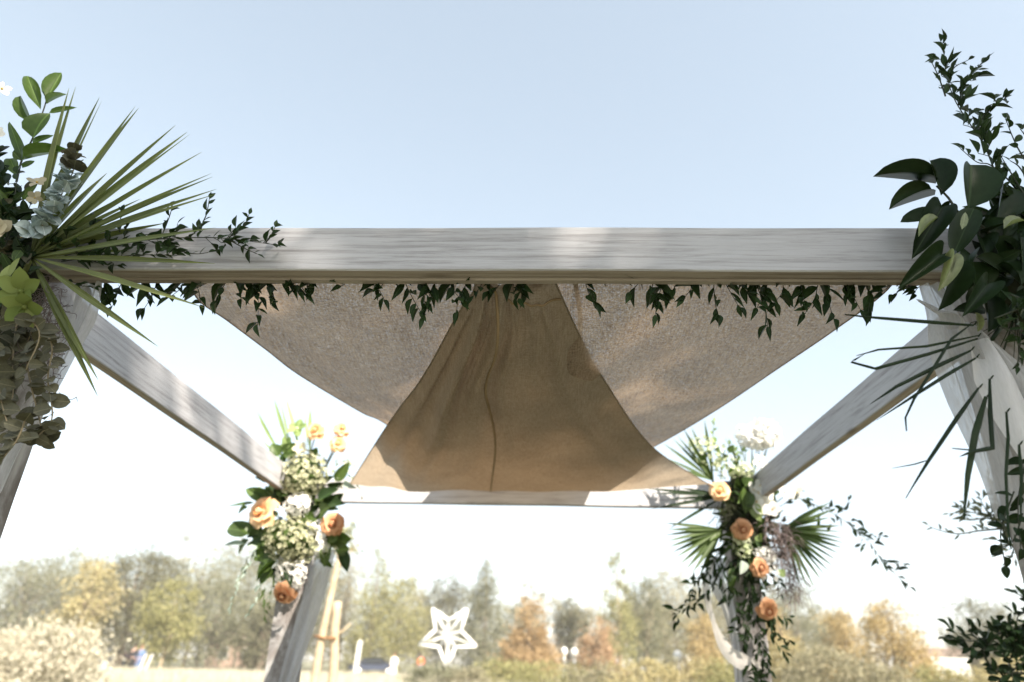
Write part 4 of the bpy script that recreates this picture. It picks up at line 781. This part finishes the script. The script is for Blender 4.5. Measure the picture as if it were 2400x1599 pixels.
ptree(480, 1345, 80, 70, 'olive', 'round', 'rounded olive tree in front of the tall airy tree', 8, cb=.05, ncl=80)
ptree(600, 1400, 60, 60, 'dark', 'round', 'low dark green tree beside the rear post with the hydrangeas', 9, cb=.02, ncl=60)
ptree(690, 1330, 80, 84, 'olive', 'round', 'olive tree hidden behind the chiffon-wrapped rear post', 10, cb=.05, ncl=80)
ptree(775, 1262, 56, 78, 'pale', 'cone', 'tall pale feathery tree behind the staked young tree', 11, cb=.1, ncl=60, per=50)
ptree(845, 1292, 62, 70, 'lime', 'cone', 'yellow-green pointed tree catching the sun behind the star', 12, cb=.08, ncl=90, per=60)
ptree(905, 1352, 74, 72, 'lime', 'round', 'rounded yellow-green tree standing beside the pointed yellow-green one', 13, cb=.05, ncl=80)
ptree(1020, 1350, 66, 78, 'dark', 'round', 'dark round tree directly behind the white star', 14, cb=.05, ncl=90)
ptree(1110, 1318, 64, 68, 'olive', 'cone', 'pointed grey-green conifer just past the white star', 15, cb=.04, ncl=110, per=60)
ptree(1215, 1385, 74, 46, 'orange', 'cone', 'orange bald cypress with a full cone beside the grey-green conifer', 16, cb=.08, ncl=90, per=70, size=.12)
ptree(1235, 1345, 70, 74, 'pale', 'round', 'thin bare-topped tree rising behind the orange cypress', 17, cb=.2, ncl=40, per=30, rc=.10)
ptree(1310, 1392, 40, 72, 'dark', 'round', 'small dark tree between the two orange cypresses', 18, cb=.1, ncl=50)
ptree(1378, 1428, 56, 48, 'pink', 'cone', 'pinkish orange cypress with a pale trunk', 19, cb=.08, ncl=60, per=60, size=.12, bark='bark_pale')
ptree(1425, 1300, 58, 66, 'lime', 'cone', 'tall spindly yellow-green tree with a long thin tip', 20, cb=.18, ncl=56, per=50, bark='bark_pale', rc=.13)
ptree(1490, 1350, 58, 72, 'olive', 'round', 'olive tree with a bare pale trunk beside the tall spindly one', 21, cb=.2, ncl=60, bark='bark_pale')
ptree(1560, 1322, 74, 80, 'pale', 'round', 'big pale tree behind the rear post with the toffee roses', 22, cb=.1, ncl=90)
ptree(1620, 1408, 50, 50, 'gold', 'cone', 'golden cypress close behind the rear post with the toffee roses', 23, cb=.05, ncl=60, size=.12)
ptree(1690, 1360, 70, 78, 'pale', 'round', 'pale olive tree hidden behind the ribbon on the rear post', 24, cb=.05, ncl=70)
ptree(1800, 1412, 56, 52, 'gold', 'cone', 'golden cypress half hidden by trailing smilax', 25, cb=.05, ncl=60, size=.12)
ptree(1850, 1362, 84, 78, 'olive', 'round', 'wide olive tree rising above the broad sage shrub mound', 26, cb=.05, ncl=90)
ptree(1948, 1402, 66, 54, 'gold', 'cone', 'golden cypress with a soft rounded top beside the brown-gold one', 27, cb=.05, ncl=80, size=.12)
ptree(2066, 1376, 80, 44, 'gold', 'cone', 'brown-gold cypress with a dark leaning trunk line, standing alone at the end of the row', 28, cb=.06, ncl=90, per=64, size=.11, tr=.13)
ptree(2305, 1388, 74, 70, 'dark', 'round', 'dark rounded tree behind the near evergreen branches', 29, cb=.05, ncl=90)
FILL = ['far olive tree above the huge pale shrub', 'far pale tree between the yellow tree and the grey-green oak', 'far olive tree just past the grey-green oak', 'far olive tree below the tall airy tree', 'far pale tree behind the rear post with hydrangeas', 'far olive tree behind the staked young tree', 'far pale tree before the dark tree of the star', 'far olive tree between the conifer and the orange cypress', 'far pale tree behind the pinkish cypress', 'far olive tree beneath the spindly yellow-green tree', 'far olive tree behind the golden cypress of the rear post', 'far olive tree behind the trailing smilax', 'far pale tree between the two golden cypresses', 'far yellow-green tree below the big pale tree']
for i, (px_, top, hw, D, mt) in enumerate(((60, 1335, 90, 94, 'olive'), (190, 1330, 90, 98, 'pale'), (340, 1315, 80, 96, 'olive'), (455, 1300, 90, 104, 'olive'), (640, 1330, 80, 98, 'pale'), (740, 1325, 70, 96, 'olive'), (960, 1380, 70, 96, 'pale'), (1180, 1400, 70, 98, 'olive'), (1350, 1400, 60, 100, 'pale'), (1460, 1385, 60, 98, 'olive'), (1640, 1370, 70, 100, 'olive'), (1770, 1385, 70, 98, 'olive'), (1910, 1420, 60, 96, 'pale'), (1530, 1400, 60, 94, 'lime'))):
    ptree(px_, top, hw, D, mt, 'round', FILL[i], 200 + i, cb=.02, ncl=80, per=60, size=.2)
# shrubs
def shrub(px, top, hw, D, mat, label, seed, ncl=60, per=70, size=.08, group='shrubs along the lawn'):
    x, y = PXL(px, D); z0 = gz(x, y) - .05; z1 = ZAT(px, top, D); h = max(.5, z1 - z0); o = empty('shrub', (x, y, z0), label, 'shrub', group)
    me, cl = crown_mesh('foliage', FM[mat], 'round', (0, 0, h * .42), (hw * px_at(D), hw * px_at(D) * .8, h * .55), ncl, per, size, seed, .2); link('foliage', me, o)
    t = MB()
    for q in cl[:8]: t.tube([(q[0] * .1, q[1] * .1, 0), (q[0] * .3, q[1] * .3, h * .3), (q[0] * hw * px_at(D) * .7, q[1] * hw * px_at(D) * .6, h * .6)], [.04, .03, .01], 5)
    link('stems', t.mesh('stems', M['bark']), o)
shrub(85, 1430, 118, 30, 'straw', 'huge pale cream shrub, bleached by the sun, below the yellow tree', 41, 140, 90, .075)
shrub(-20, 1490, 60, 27, 'straw', 'pale cream shrub beside the huge one', 42, 70, 70)
SL = ['low yellow-green shrub at the foot of the grey-green conifer', 'low yellow-green shrub at the foot of the orange cypress', 'low pale shrub below the pinkish cypress', 'low golden shrub under the spindly yellow-green tree', 'low golden shrub under the big pale tree', 'low yellow-green shrub behind the curling ivory ribbon', 'low olive shrub at the foot of the star', 'low greyish shrub beside the olive one at the foot of the star', 'low golden shrub in front of the white garden wall', 'low golden shrub under the near evergreen branches', 'low yellow-green shrub between the brown-gold cypress and the white wall']
for i, (px_, top, hw, D, mt) in enumerate(((1150, 1515, 70, 38, 'lime'), (1260, 1510, 80, 36, 'lime'), (1380, 1516, 70, 36, 'pale'), (1480, 1512, 80, 34, 'yellow'), (1590, 1515, 80, 34, 'yellow'), (1680, 1510, 60, 33, 'lime'), (1000, 1524, 60, 36, 'olive'), (1075, 1530, 50, 36, 'pale2'), (2230, 1520, 90, 36, 'yellow'), (2340, 1505, 80, 34, 'yellow'), (2160, 1530, 60, 36, 'lime'))):
    shrub(px_, top, hw, D, mt[:4] if mt == 'pale2' else mt, SL[i], 50 + i, 60, 60, .07)
shrub(1815, 1470, 50, 36, 'yellow', 'tall golden shrub beside the rear post with the toffee roses', 71, 60, 70, .07)
shrub(1900, 1485, 90, 34, 'pale', 'broad sage green shrub mound in front of the golden cypresses', 72, 100, 80, .07)
shrub(2020, 1515, 70, 33, 'pale', 'low sage green shrub under the brown-gold cypress', 73, 70, 70, .07)
# pale ornamental grass, nobody could count it
def grasses():
    g = np.random.default_rng(5); n = 26000; px_ = np.concatenate([g.uniform(190, 1250, n - 8000), g.uniform(1250, 2400, 8000)]); V = np.empty((n, 3, 3)); cl = g.uniform(0, 1, n)
    for i in range(n):
        D = 34 + 16 * cl[i]; k = round(px_[i] / 26 + cl[i] * 7) * 26 + g.normal(0, 7) - cl[i] * 7 * 26 if i % 4 else px_[i]
        x, y = PXL(k, D); h = g.uniform(.25, .75); l = g.normal(0, .22, 2); z = gz(x, y) - .08
        V[i] = ((x - .03, y, z), (x + .03, y, z), (x + l[0], y + l[1], z + h))
    me = bpy.data.meshes.new('tall_grass'); me.vertices.add(n * 3); me.vertices.foreach_set('co', V.reshape(-1)); me.loops.add(n * 3); me.loops.foreach_set('vertex_index', np.arange(n * 3, dtype=np.int32))
    me.polygons.add(n); me.polygons.foreach_set('loop_start', np.arange(0, n * 3, 3, dtype=np.int32)); me.polygons.foreach_set('loop_total', np.full(n, 3, dtype=np.int32)); me.materials.append(FM['straw']); me.update()
    tag(link('tall_grass', me), 'pale dry ornamental grass along the far lawn edge', 'grass', None, 'stuff')
grasses()
# big tree behind the photographer: its crown shades the front of the canopy
def shade_tree():
    K = SUN * 5.0; B0 = Vector((7.6, -9.6, 0)); o = empty('oak_tree', B0, 'large oak that shades the front of the canopy', 'tree')
    lobes = [((2.5, -3.05, 6.2), (2.4, 1.2, 1.0), 40), ((5.2, -2.0, 6.0), (1.8, 1.6, 1.3), 70), ((4.2, -4.6, 6.8), (2.6, 1.8, 1.5), 50), ((0.9, -3.2, 6.1), (1.3, .9, .9), 30), ((2.0, -1.75, 6.0), (1.5, .7, .6), 5), ((3.9, -2.6, 6.1), (1.1, .95, .8), 46)]
    lobes = [(Vector(c) + K, r, n) for c, r, n in lobes]
    base = B0; t = MB(); fork = Vector((6.9, -8.6, 5.6)); t.tube([base + Vector((0, 0, -.1)), base.lerp(fork, .5) + Vector((.1, 0, 0)), fork], [.34, .27, .22], 10)
    for i, (c, r, n) in enumerate(lobes):
        me, cl = crown_mesh('crown', M['oak_leaf'], 'round', Vector(c) - base, r, n, 80, .06, 90 + i, .15); link('crown', me, o)
        c = Vector(c); t.tube([fork, fork.lerp(c, .5) + Vector((0, 0, .3)), c], [.15, .10, .05], 7)
        for q in cl[:14]:
            e = c + Vector((q[0] * r[0], q[1] * r[1], q[2] * r[2])); t.tube([fork.lerp(c, .75) + Vector((0, 0, .15)), c.lerp(e, .5), e], [.04, .025, .008], 5)
    origin_mesh(t, base); link('trunk', t.mesh('trunk', M['bark']), o)
shade_tree()
# near evergreen with branches reaching in beside the front post
YE = 3.0
ev = empty('evergreen_tree', (2.85, 3.1, 0), 'small dark evergreen tree reaching its branches in beside the front post', 'tree'); T = ev.location.copy()
t = MB(); ax = [Vector((2.85, 3.1, -.1)), Vector((2.82, 3.08, 1.0)), Vector((2.76, 3.05, 1.9)), Vector((2.70, 3.0, 2.4))]; t.tube(smooth_curve(ax, 12), [.09 - .005 * i for i in range(13)], 8); origin_mesh(t, T); link('trunk', t.mesh('trunk', M['bark']), ev)
def cr7(x, y): return ((2050 + x * .35) / S, (1050 + y * .35) / S)
EP = [([(860, 540), (700, 555), (560, 575), (430, 550), (360, 520)], 0), ([(850, 460), (720, 440), (600, 430), (500, 440)], 2), ([(860, 440), (800, 300), (760, 190)], 2), ([(840, 520), (760, 440), (700, 330)], 1), ([(860, 500), (740, 470), (640, 480), (560, 400)], 1), ([(900, 640), (850, 690), (820, 710)], 0), ([(910, 730), (880, 760)], 0),
      ([(1000, 1240), (850, 1240), (700, 1290), (600, 1285), (530, 1230)], 2), ([(1000, 1300), (880, 1330), (760, 1330), (650, 1340)], 2), ([(1000, 1180), (900, 1220), (800, 1270)], 1), ([(1000, 1350), (900, 1420), (920, 1500), (800, 1570)], 2), ([(1000, 1100), (960, 1130), (950, 1180)], 1), ([(1000, 1000), (960, 980), (935, 970)], 0), ([(960, 1250), (880, 1180), (840, 1190)], 1), ([(700, 1290), (640, 1230), (630, 1200)], 0), ([(1000, 1430), (940, 1480), (880, 1560)], 1), ([(760, 1330), (680, 1380), (660, 1400)], 0), ([(1000, 1280), (930, 1300), (820, 1300)], 2)]
for pts, d in EP:
    P = [PY(*cr7(*p), YE) for p in pts]; e = P[0] + (P[0] - P[1]).normalized() * .15; root = Vector((2.76, 3.05, max(1.4, min(2.35, e.z + .05))))
    spray(ev, T, [root, e] + P, 'branch', 'dark_leaf' if P[0].z < 2.0 else 'olive_leaf', 'stem_dark', (.068 if P[0].z < 2 else .058), .027 if P[0].z < 2 else .016, .021 if d == 2 else .026, 46, 'obov' if P[0].z < 2 else 'lance', bias=Vector((-.1, -.1, .25)), twig=.10 if d == 2 else (.05 if d else 0), r0=.006, r1=.0012, start=.2)
# young tree with stakes
D = 13.0; x, y = PXL(742, D); z0 = gz(x, y) - .05
def W3(px_, py_): X, Y_ = PXL(px_, D); return Vector((X, Y_, ZAT(px_, py_, D)))
yt = empty('staked_tree', (x, y, z0), 'young tree with a smooth pale trunk strapped to a wooden stake', 'tree'); T = yt.location.copy()
a = W3(728, 1560); a.z = z0
mb = MB(); mb.tube(smooth_curve([a, W3(730, 1500), W3(735, 1420), W3(742, 1330), W3(750, 1240)], 14), [.085 - .003 * i for i in range(15)], 10); mb.tube([W3(750, 1300), W3(770, 1270), W3(790, 1240)], [.03, .02, .008], 6); mb.tube([W3(748, 1290), W3(735, 1260), W3(725, 1220)], [.03, .02, .008], 6); origin_mesh(mb, T); link('trunk', mb.mesh('trunk', M['bark_pale']), yt)
me, cl = crown_mesh('crown', FM['lime'], 'round', W3(752, 1235) - T, (.26, .3, .36), 9, 16, .05, 77, .2); link('crown', me, yt)
mb = MB(); p = W3(737, 1466); mb.tube([p + Vector((-.15, -.1, .03)), p + Vector((.0, -.11, .0)), p + Vector((.24, -.07, .0))], .02, 6); origin_mesh(mb, T); link('strap', mb.mesh('strap', simple('brown_strap', (.20, .10, .04))), yt)
a = W3(778, 1600); a.z = z0; p0 = W3(757, 1382)
mb = MB(); mb.tube(smooth_curve([a, W3(768, 1530), W3(760, 1460), p0], 12), [.075, .075, .075, .08, .08, .08, .08, .08, .08, .08, .08, .08, .075], 10); mb.tube([W3(764, 1462), W3(780, 1448), W3(795, 1432)], [.022, .02, .016], 6); T = Vector(a); origin_mesh(mb, T)
tag(link('wooden_stake', mb.mesh('wooden_stake', M['bark_pale']), None, T), 'crooked pale wooden stake with a side peg, strapped to the young tree', 'stake')
# star sculpture
D = 40.0; cS = None
x, y = PXL(1026, D); zc = ZAT(1026, 1460, D); rS = 70 * px_at(D); z0 = gz(x, y)
M['postw'] = simple('dull_white', (.55, .54, .50), .7, .15)  # duller white for the far posts and easel boards
M['starw'] = simple('white_paint', (.82, .82, .80), .5, .05)
stt = empty('star_sculpture', (x, y, z0 - .05), 'white three-dimensional openwork star standing on the lawn', 'sculpture'); T = stt.location.copy(); cS = Vector((x, y, zc))
def starframe(rot, yaw, r, tb_, name='star_frame', tilt=0):
    A = []
    for k in range(10):
        an = rot + k * math.pi / 5; rr_ = r if k % 2 == 0 else r * .45; A.append(Vector((rr_ * math.cos(an), -.25 if k % 2 else .0, rr_ * math.sin(an))))
    mt = Matrix.Rotation(yaw, 3, 'Z') @ Matrix.Rotation(tilt, 3, 'X'); A = [cS + mt @ p for p in A]; mb = MB()
    for p, q in zip(A, A[1:] + A[:1]): mb.tube([p, q], tb_, 6)
    origin_mesh(mb, T); link(name, mb.mesh(name, M['starw']), stt)
starframe(R(-90), 0, rS, .085)
for sg in (-1, 1):
    for k in range(10):
        an = R(-90) + k * math.pi / 5; rr_ = rS if k % 2 == 0 else rS * .45; mb = MB(); mb.tube([cS + Vector((rr_ * math.cos(an), 0 if k % 2 == 0 else -.25, rr_ * math.sin(an))), cS + Vector((0, sg * .75, 0))], .028, 5); origin_mesh(mb, T); link('strut', mb.mesh('strut', M['starw']), stt)
mb = MB(); mb.tube([(x, y, z0 - .05), (x, y, zc - rS * .4)], .035, 8); origin_mesh(mb, T); link('pole', mb.mesh('pole', M['starw']), stt)
# people
def skinned(name, J, E_, mat, parent, sub=1):
    keys = list(J); me = bpy.data.meshes.new(name); me.from_pydata([J[k][0] for k in keys], [(keys.index(a), keys.index(b)) for a, b in E_], []); me.materials.append(mat)
    o = link(name, me, parent); o.modifiers.new('skin', 'SKIN'); md = o.modifiers.new('sub', 'SUBSURF'); md.levels = sub; md.render_levels = sub
    for i, k in enumerate(keys): me.skin_vertices[0].data[i].radius = (J[k][1], J[k][1] * (J[k][2] if len(J[k]) > 2 else 1))
    me.skin_vertices[0].data[0].use_root = True; return o
def person(px_, D, rz, top, legs, hair, label, stride=.12, arms=.1, skirt=False, scale=1.0):
    x, y = PXL(px_, D); root = empty('person', (x, y, gz(x, y)), label, 'person'); root.rotation_euler = (0, 0, rz); root.scale = (scale,) * 3
    sk = M.setdefault('skin', simple('skin', (.48, .30, .22), .6, .1)); J = {'pelvis': ((0, 0, .95), .11, .8), 'chest': ((0, .0, 1.30), .13, .75), 'neck': ((0, 0, 1.47), .055), 'head': ((0, -.01, 1.58), .085, 1.1), 'crown': ((0, 0, 1.68), .07, 1.1), 'nose': ((0, -.10, 1.58), .014)}
    E_ = [('pelvis', 'chest'), ('chest', 'neck'), ('neck', 'head'), ('head', 'crown'), ('head', 'nose')]; C1 = {'pelvis': ((0, 0, .93), .135, .85), 'chest': ((0, 0, 1.30), .155, .8), 'neck': ((0, 0, 1.44), .075)}; e1 = [('pelvis', 'chest'), ('chest', 'neck')]; C2 = {'pelvis': ((0, 0, .96), .135, .85)}; e2 = []
    for s, n in ((-1, 'l'), (1, 'r')):
        f = stride * s; J.update({n + 'sh': ((s * .18, 0, 1.38), .05), n + 'el': ((s * .23, -arms * s * .3, 1.11), .04), n + 'wr': ((s * .22, -.08 - arms * s * .6, .87), .028), n + 'pa': ((s * .215, -.10 - arms * s * .6, .80), .032, .5), n + 'hip': ((s * .09, 0, .90), .09), n + 'kn': ((s * .10, -f * .6 - .02, .50), .058), n + 'an': ((s * .10, -f, .09), .04), n + 'to': ((s * .11, -f - .15, .04), .035, .7)})
        E_ += [('chest', n + 'sh'), (n + 'sh', n + 'el'), (n + 'el', n + 'wr'), (n + 'wr', n + 'pa'), ('pelvis', n + 'hip'), (n + 'hip', n + 'kn'), (n + 'kn', n + 'an'), (n + 'an', n + 'to')]
        for k, (dx, dy, dz) in enumerate(((-.03, -.03, .0), (-.02, -.015, -.085), (-.005, -.012, -.095), (.01, -.012, -.09), (.022, -.01, -.075))):
            b = J[n + 'pa'][0]; J[n + 'f%d' % k] = ((b[0] + dx * 1.2 * s, b[1] + dy, b[2] + dz), .009); E_.append((n + 'pa', n + 'f%d' % k))
        C1[n + 'sh'] = ((s * .185, 0, 1.38), .068); C1[n + 'el'] = ((s * .23, -arms * s * .3, 1.11), .055); C1[n + 'wr'] = ((s * .222, -.07 - arms * s * .5, .92), .042); e1 += [('chest', n + 'sh'), (n + 'sh', n + 'el'), (n + 'el', n + 'wr')]
        C2[n + 'hip'] = ((s * .09, 0, .90), .11); C2[n + 'kn'] = ((s * (.10 if not skirt else .13), -f * .6 - .02, .50), .078 if not skirt else .16); C2[n + 'an'] = ((s * .10, -f, .13), .06 if not skirt else .12); e2 += [('pelvis', n + 'hip'), (n + 'hip', n + 'kn'), (n + 'kn', n + 'an')]
    skinned('body', J, E_, sk, root); skinned('top', C1, e1, top, root); skinned('skirt' if skirt else 'trousers', C2, e2, legs, root)
    h = lump('hair', root, Vector((0, 0, 0)), (0, .02, 1.655), (.105, .115, .10), 'moss_core', 4, .05); h.data.materials.clear(); h.data.materials.append(hair)
    for s in (-1, 1):
        e = lump('eye', root, Vector((0, 0, 0)), (s * .033, -.088, 1.605), (.012, .008, .009), 'moss_core', 2, 0)
BLK = simple('black_cloth', (.02, .02, .025)); NAVY = simple('blue_cloth', (.10, .16, .30)); ORG = simple('orange_cloth', (.60, .13, .04)); WHT = simple('white_cloth', (.75, .75, .73)); DKH = simple('dark_hair', (.03, .02, .015)); DEN = simple('denim', (.20, .26, .36)); BRH = simple('brown_hair', (.14, .08, .04))
person(306, 50, R(200), BLK, BLK, DKH, 'distant person in black clothes standing near the white easel'); person(321, 51, R(20), NAVY, NAVY, BRH, 'distant person in a blue outfit beside the person in black')
person(967, 56, R(30), ORG, DEN, DKH, 'distant person in a bright orange top walking near the star', .2); person(905, 54, R(0), WHT, WHT, BRH, 'distant person in a long white dress between the white post and the star', .02, skirt=True)
# small white things on the far lawn
def far_post(px_, y0, y1, wpx, D, name, label, cat, lean=0):
    x, y = PXL(px_, D); k = px_at(D); z0 = gz(x, y) - .05; z1 = ZAT(px_, y0, D); w = wpx * k / 2; mb = MB(); h = z1 - z0
    mb.add([(sx * w + (lean * h if zz else 0), sy * w * .5, zz * h) for zz in (0, 1) for sx, sy in ((-1, -1), (1, -1), (1, 1), (-1, 1))], [(3, 2, 1, 0), (4, 5, 6, 7), (0, 1, 5, 4), (1, 2, 6, 5), (2, 3, 7, 6), (3, 0, 4, 7)])
    mb.add([(sx * w * .5 + lean * h, sy * w * .25, h + zz * w * .7) for zz in (0, 1) for sx, sy in ((-1, -1), (1, -1), (1, 1), (-1, 1))], [(4, 5, 6, 7), (0, 1, 5, 4), (1, 2, 6, 5), (2, 3, 7, 6), (3, 0, 4, 7)])
    tag(link(name, mb.mesh(name, M['postw'], False), None, (x, y, z0)), label, cat)
far_post(240, 1523, 1555, 16, 44, 'marker_board', 'leaning white board standing by the huge pale shrub', 'board', .12)
far_post(819, 1474, 1523, 10, 50, 'marker_post', 'white square post between the stakes and the person in white', 'post', .04)
x, y = PXL(331, 46); k = px_at(46); z0 = gz(x, y) - .03; ez = empty('easel', (x, y, z0), 'white leaning easel of two boards beside the person in blue', 'easel'); hh = ZAT(331, 1503, 46) - z0
for q in (-.14, .12):
    mb = MB(); mb.add([(q + sx * .06 + zz * .28, sy * .04 + zz * (-.1 if q < 0 else .1), zz * hh) for zz in (0, 1) for sx, sy in ((-1, -1), (1, -1), (1, 1), (-1, 1))], [(3, 2, 1, 0), (4, 5, 6, 7), (0, 1, 5, 4), (1, 2, 6, 5), (2, 3, 7, 6), (3, 0, 4, 7)]); link('board', mb.mesh('board', M['postw'], False), ez)
def globe(px_, py_, r, D, label):
    x, y = PXL(px_, D); z0 = gz(x, y) - .03; z = ZAT(px_, py_, D); o = empty('globe_lamp', (x, y, z0), label, 'lamp', 'white globe lamps on the far lawn'); mb = MB(); mb.tube([(0, 0, 0), (0, 0, z - z0 - r)], .05, 8); link('pole', mb.mesh('pole', M['starw']), o)
    lump('globe', o, Vector((0, 0, 0)), (0, 0, z - z0), (r, r, r * 1.25), 'starw', 3, 0)
globe(1560, 1508, .30, 52, 'white globe lamp on a short pole by the golden cypress'); globe(1582, 1517, .22, 54, 'small white globe lamp beside the golden cypress'); globe(1297, 1497, .22, 52, 'white globe lamp in front of the small dark tree'); globe(1320, 1501, .26, 51, 'larger white globe lamp in front of the small dark tree')
# white garden wall and pale building far right
x, y = PXL(2190, 60); x0, y0 = PXL(2145, 60); x1, y1 = PXL(2232, 60); z0 = gz(x, y); L = math.dist((x0, y0), (x1, y1)); z1 = ZAT(2190, 1513, 60)
wl = empty('garden_wall', (x, y, z0 - .1), 'low white garden wall beside the brown-gold cypress', 'wall'); wl.rotation_euler = (0, 0, math.atan2(y1 - y0, x1 - x0)); mb = MB(); mb.box((0, 0, (z1 - z0) / 2), (L / 2, .15, (z1 - z0) / 2)); link('wall', mb.mesh('wall', M['starw'], False), wl); mb = MB(); mb.box((0, 0, z1 - z0 + .063), (L / 2 + .05, .2, .06)); link('coping', mb.mesh('coping', M['starw'], False), wl)
M['brick'] = simple('pale_brick', (.42, .30, .24), .9); M['roofm'] = simple('brown_roof', (.20, .15, .12), .9); M['glass'] = simple('dark_glass', (.03, .035, .04), .1)
def house(px_, w, h, D, label):
    x, y = PXL(px_, D); z0 = gz(x, y) - .1; o = empty('house', (x, y, z0), label, 'house', 'far houses behind the trees'); o.rotation_euler = (0, 0, math.atan2(x, y) * -1); mb = MB(); mb.box((0, 0, h / 2), (w / 2, 3, h / 2)); link('wall', mb.mesh('wall', M['brick'], False), o)
    mb = MB(); mb.add([(-w / 2 - .4, -3.4, h), (w / 2 + .4, -3.4, h), (w / 2 + .4, 3.4, h), (-w / 2 - .4, 3.4, h), (-w / 2 - .2, 0, h + 1.6), (w / 2 + .2, 0, h + 1.6)], [(0, 1, 5, 4), (2, 3, 4, 5), (0, 4, 3), (1, 2, 5), (3, 2, 1, 0)]); r = link('roof', mb.mesh('roof', M['roofm'], False), o); mb = MB(); mb.box((w * .3, 0, h + 1.7), (.3, .3, .6)); link('chimney', mb.mesh('chimney', M['brick'], False), r)
    for q in (-.3, 0, .3):
        f = MB(); f.box((q * w, -3.03, h * .55), (.6, .04, .65)); f = link('window', f.mesh('window', M['starw'], False), o); g = MB(); g.box((q * w, -3.08, h * .55), (.5, .02, .55)); link('pane', g.mesh('pane', M['glass'], False), f)
house(2195, 7, 2.4, 92, 'pale brick house with a brown roof beyond the white garden wall'); house(565, 9, 3.0, 96, 'pinkish brick house glimpsed between the olive trees')
def car(px_, D, rz, c, label):
    x, y = PXL(px_, D); o = empty('parked_car', (x, y, gz(x, y)), label, 'car', 'cars parked beyond the lawn'); o.rotation_euler = (0, 0, rz); pm = simple('car_paint', c, .3, .05)
    prof = [(-2.1, .35), (-2.15, .75), (-1.3, .92), (-.8, 1.40), (.6, 1.45), (1.35, .98), (2.1, .88), (2.15, .40)]; mb = MB(); rows = [[Vector((a, s * w, z)) for a, z in prof] for s, w in ((-1, .70), (-1, .85), (1, .85), (1, .70))]
    for r_, q in ((0, .96), (3, .96)): rows[r_] = [Vector((v.x * q, v.y, .35 + (v.z - .35) * q)) for v in rows[r_]]
    mb.grid(rows); mb.f.append(tuple(range(8))); mb.mi.append(0); mb.f.append(tuple(24 + 7 - i for i in range(8))); mb.mi.append(0); mb.add([rows[0][0], rows[0][7], rows[3][7], rows[3][0]], [(0, 1, 2, 3)]); link('body', mb.mesh('body', pm, False), o)
    for s in (-1, 1):
        w = MB(); w.add([(-1.05, s * .80, .98), (1.05, s * .80, 1.0), (.5, s * .80, 1.36), (-.68, s * .80, 1.33), (-1.05, s * .87, .98), (1.05, s * .87, 1.0), (.5, s * .86, 1.36), (-.68, s * .86, 1.33)], [(4, 5, 6, 7), (0, 1, 5, 4), (1, 2, 6, 5), (2, 3, 7, 6), (3, 0, 4, 7)]); link('window', w.mesh('window', M['glass'], False), o)
        for a in (-1.3, 1.35):
            w = MB(); w.tube([(a, s * .66, .33), (a, s * .88, .33)], .33, 14); wo = link('wheel', w.mesh('wheel', BLK), o); w = MB(); w.tube([(a, s * .87, .33), (a, s * .895, .33)], .2, 12); link('rim', w.mesh('rim', M['starw']), wo)
        w = MB(); w.box((2.13, s * .6, .72), (.05, .16, .07)); link('headlight', w.mesh('headlight', M['starw'], False), o)
car(222, 72, R(5), (.10, .14, .25), 'dark blue car parked under the grey-green oak'); car(262, 74, R(-6), (.16, .05, .06), 'dark red car parked under the grey-green oak'); car(855, 68, R(25), (.04, .05, .08), 'navy car half hidden behind the grass near the white post')

# thin volume added to lift the far darks, standing in for lens glare
hz = MB(); hz.box((0, 0, 8.0), (1600, 1600, 10.5)); hm = bpy.data.materials.new('glare_veil'); hm.use_nodes = True; t = hm.node_tree; t.nodes.remove(t.nodes['Principled BSDF'])
pv = t.nodes.new('ShaderNodeVolumePrincipled'); pv.inputs['Color'].default_value = (1, .985, .95, 1); pv.inputs['Density'].default_value = .0010; t.links.new(pv.outputs[0], t.nodes['Material Output'].inputs['Volume'])
o = link('glare_veil', hz.mesh('glare_veil', hm, False)); o['kind'] = 'stuff'; o['label'] = 'added pale veil standing in for lens glare over the park'; o['category'] = 'glare_veil'
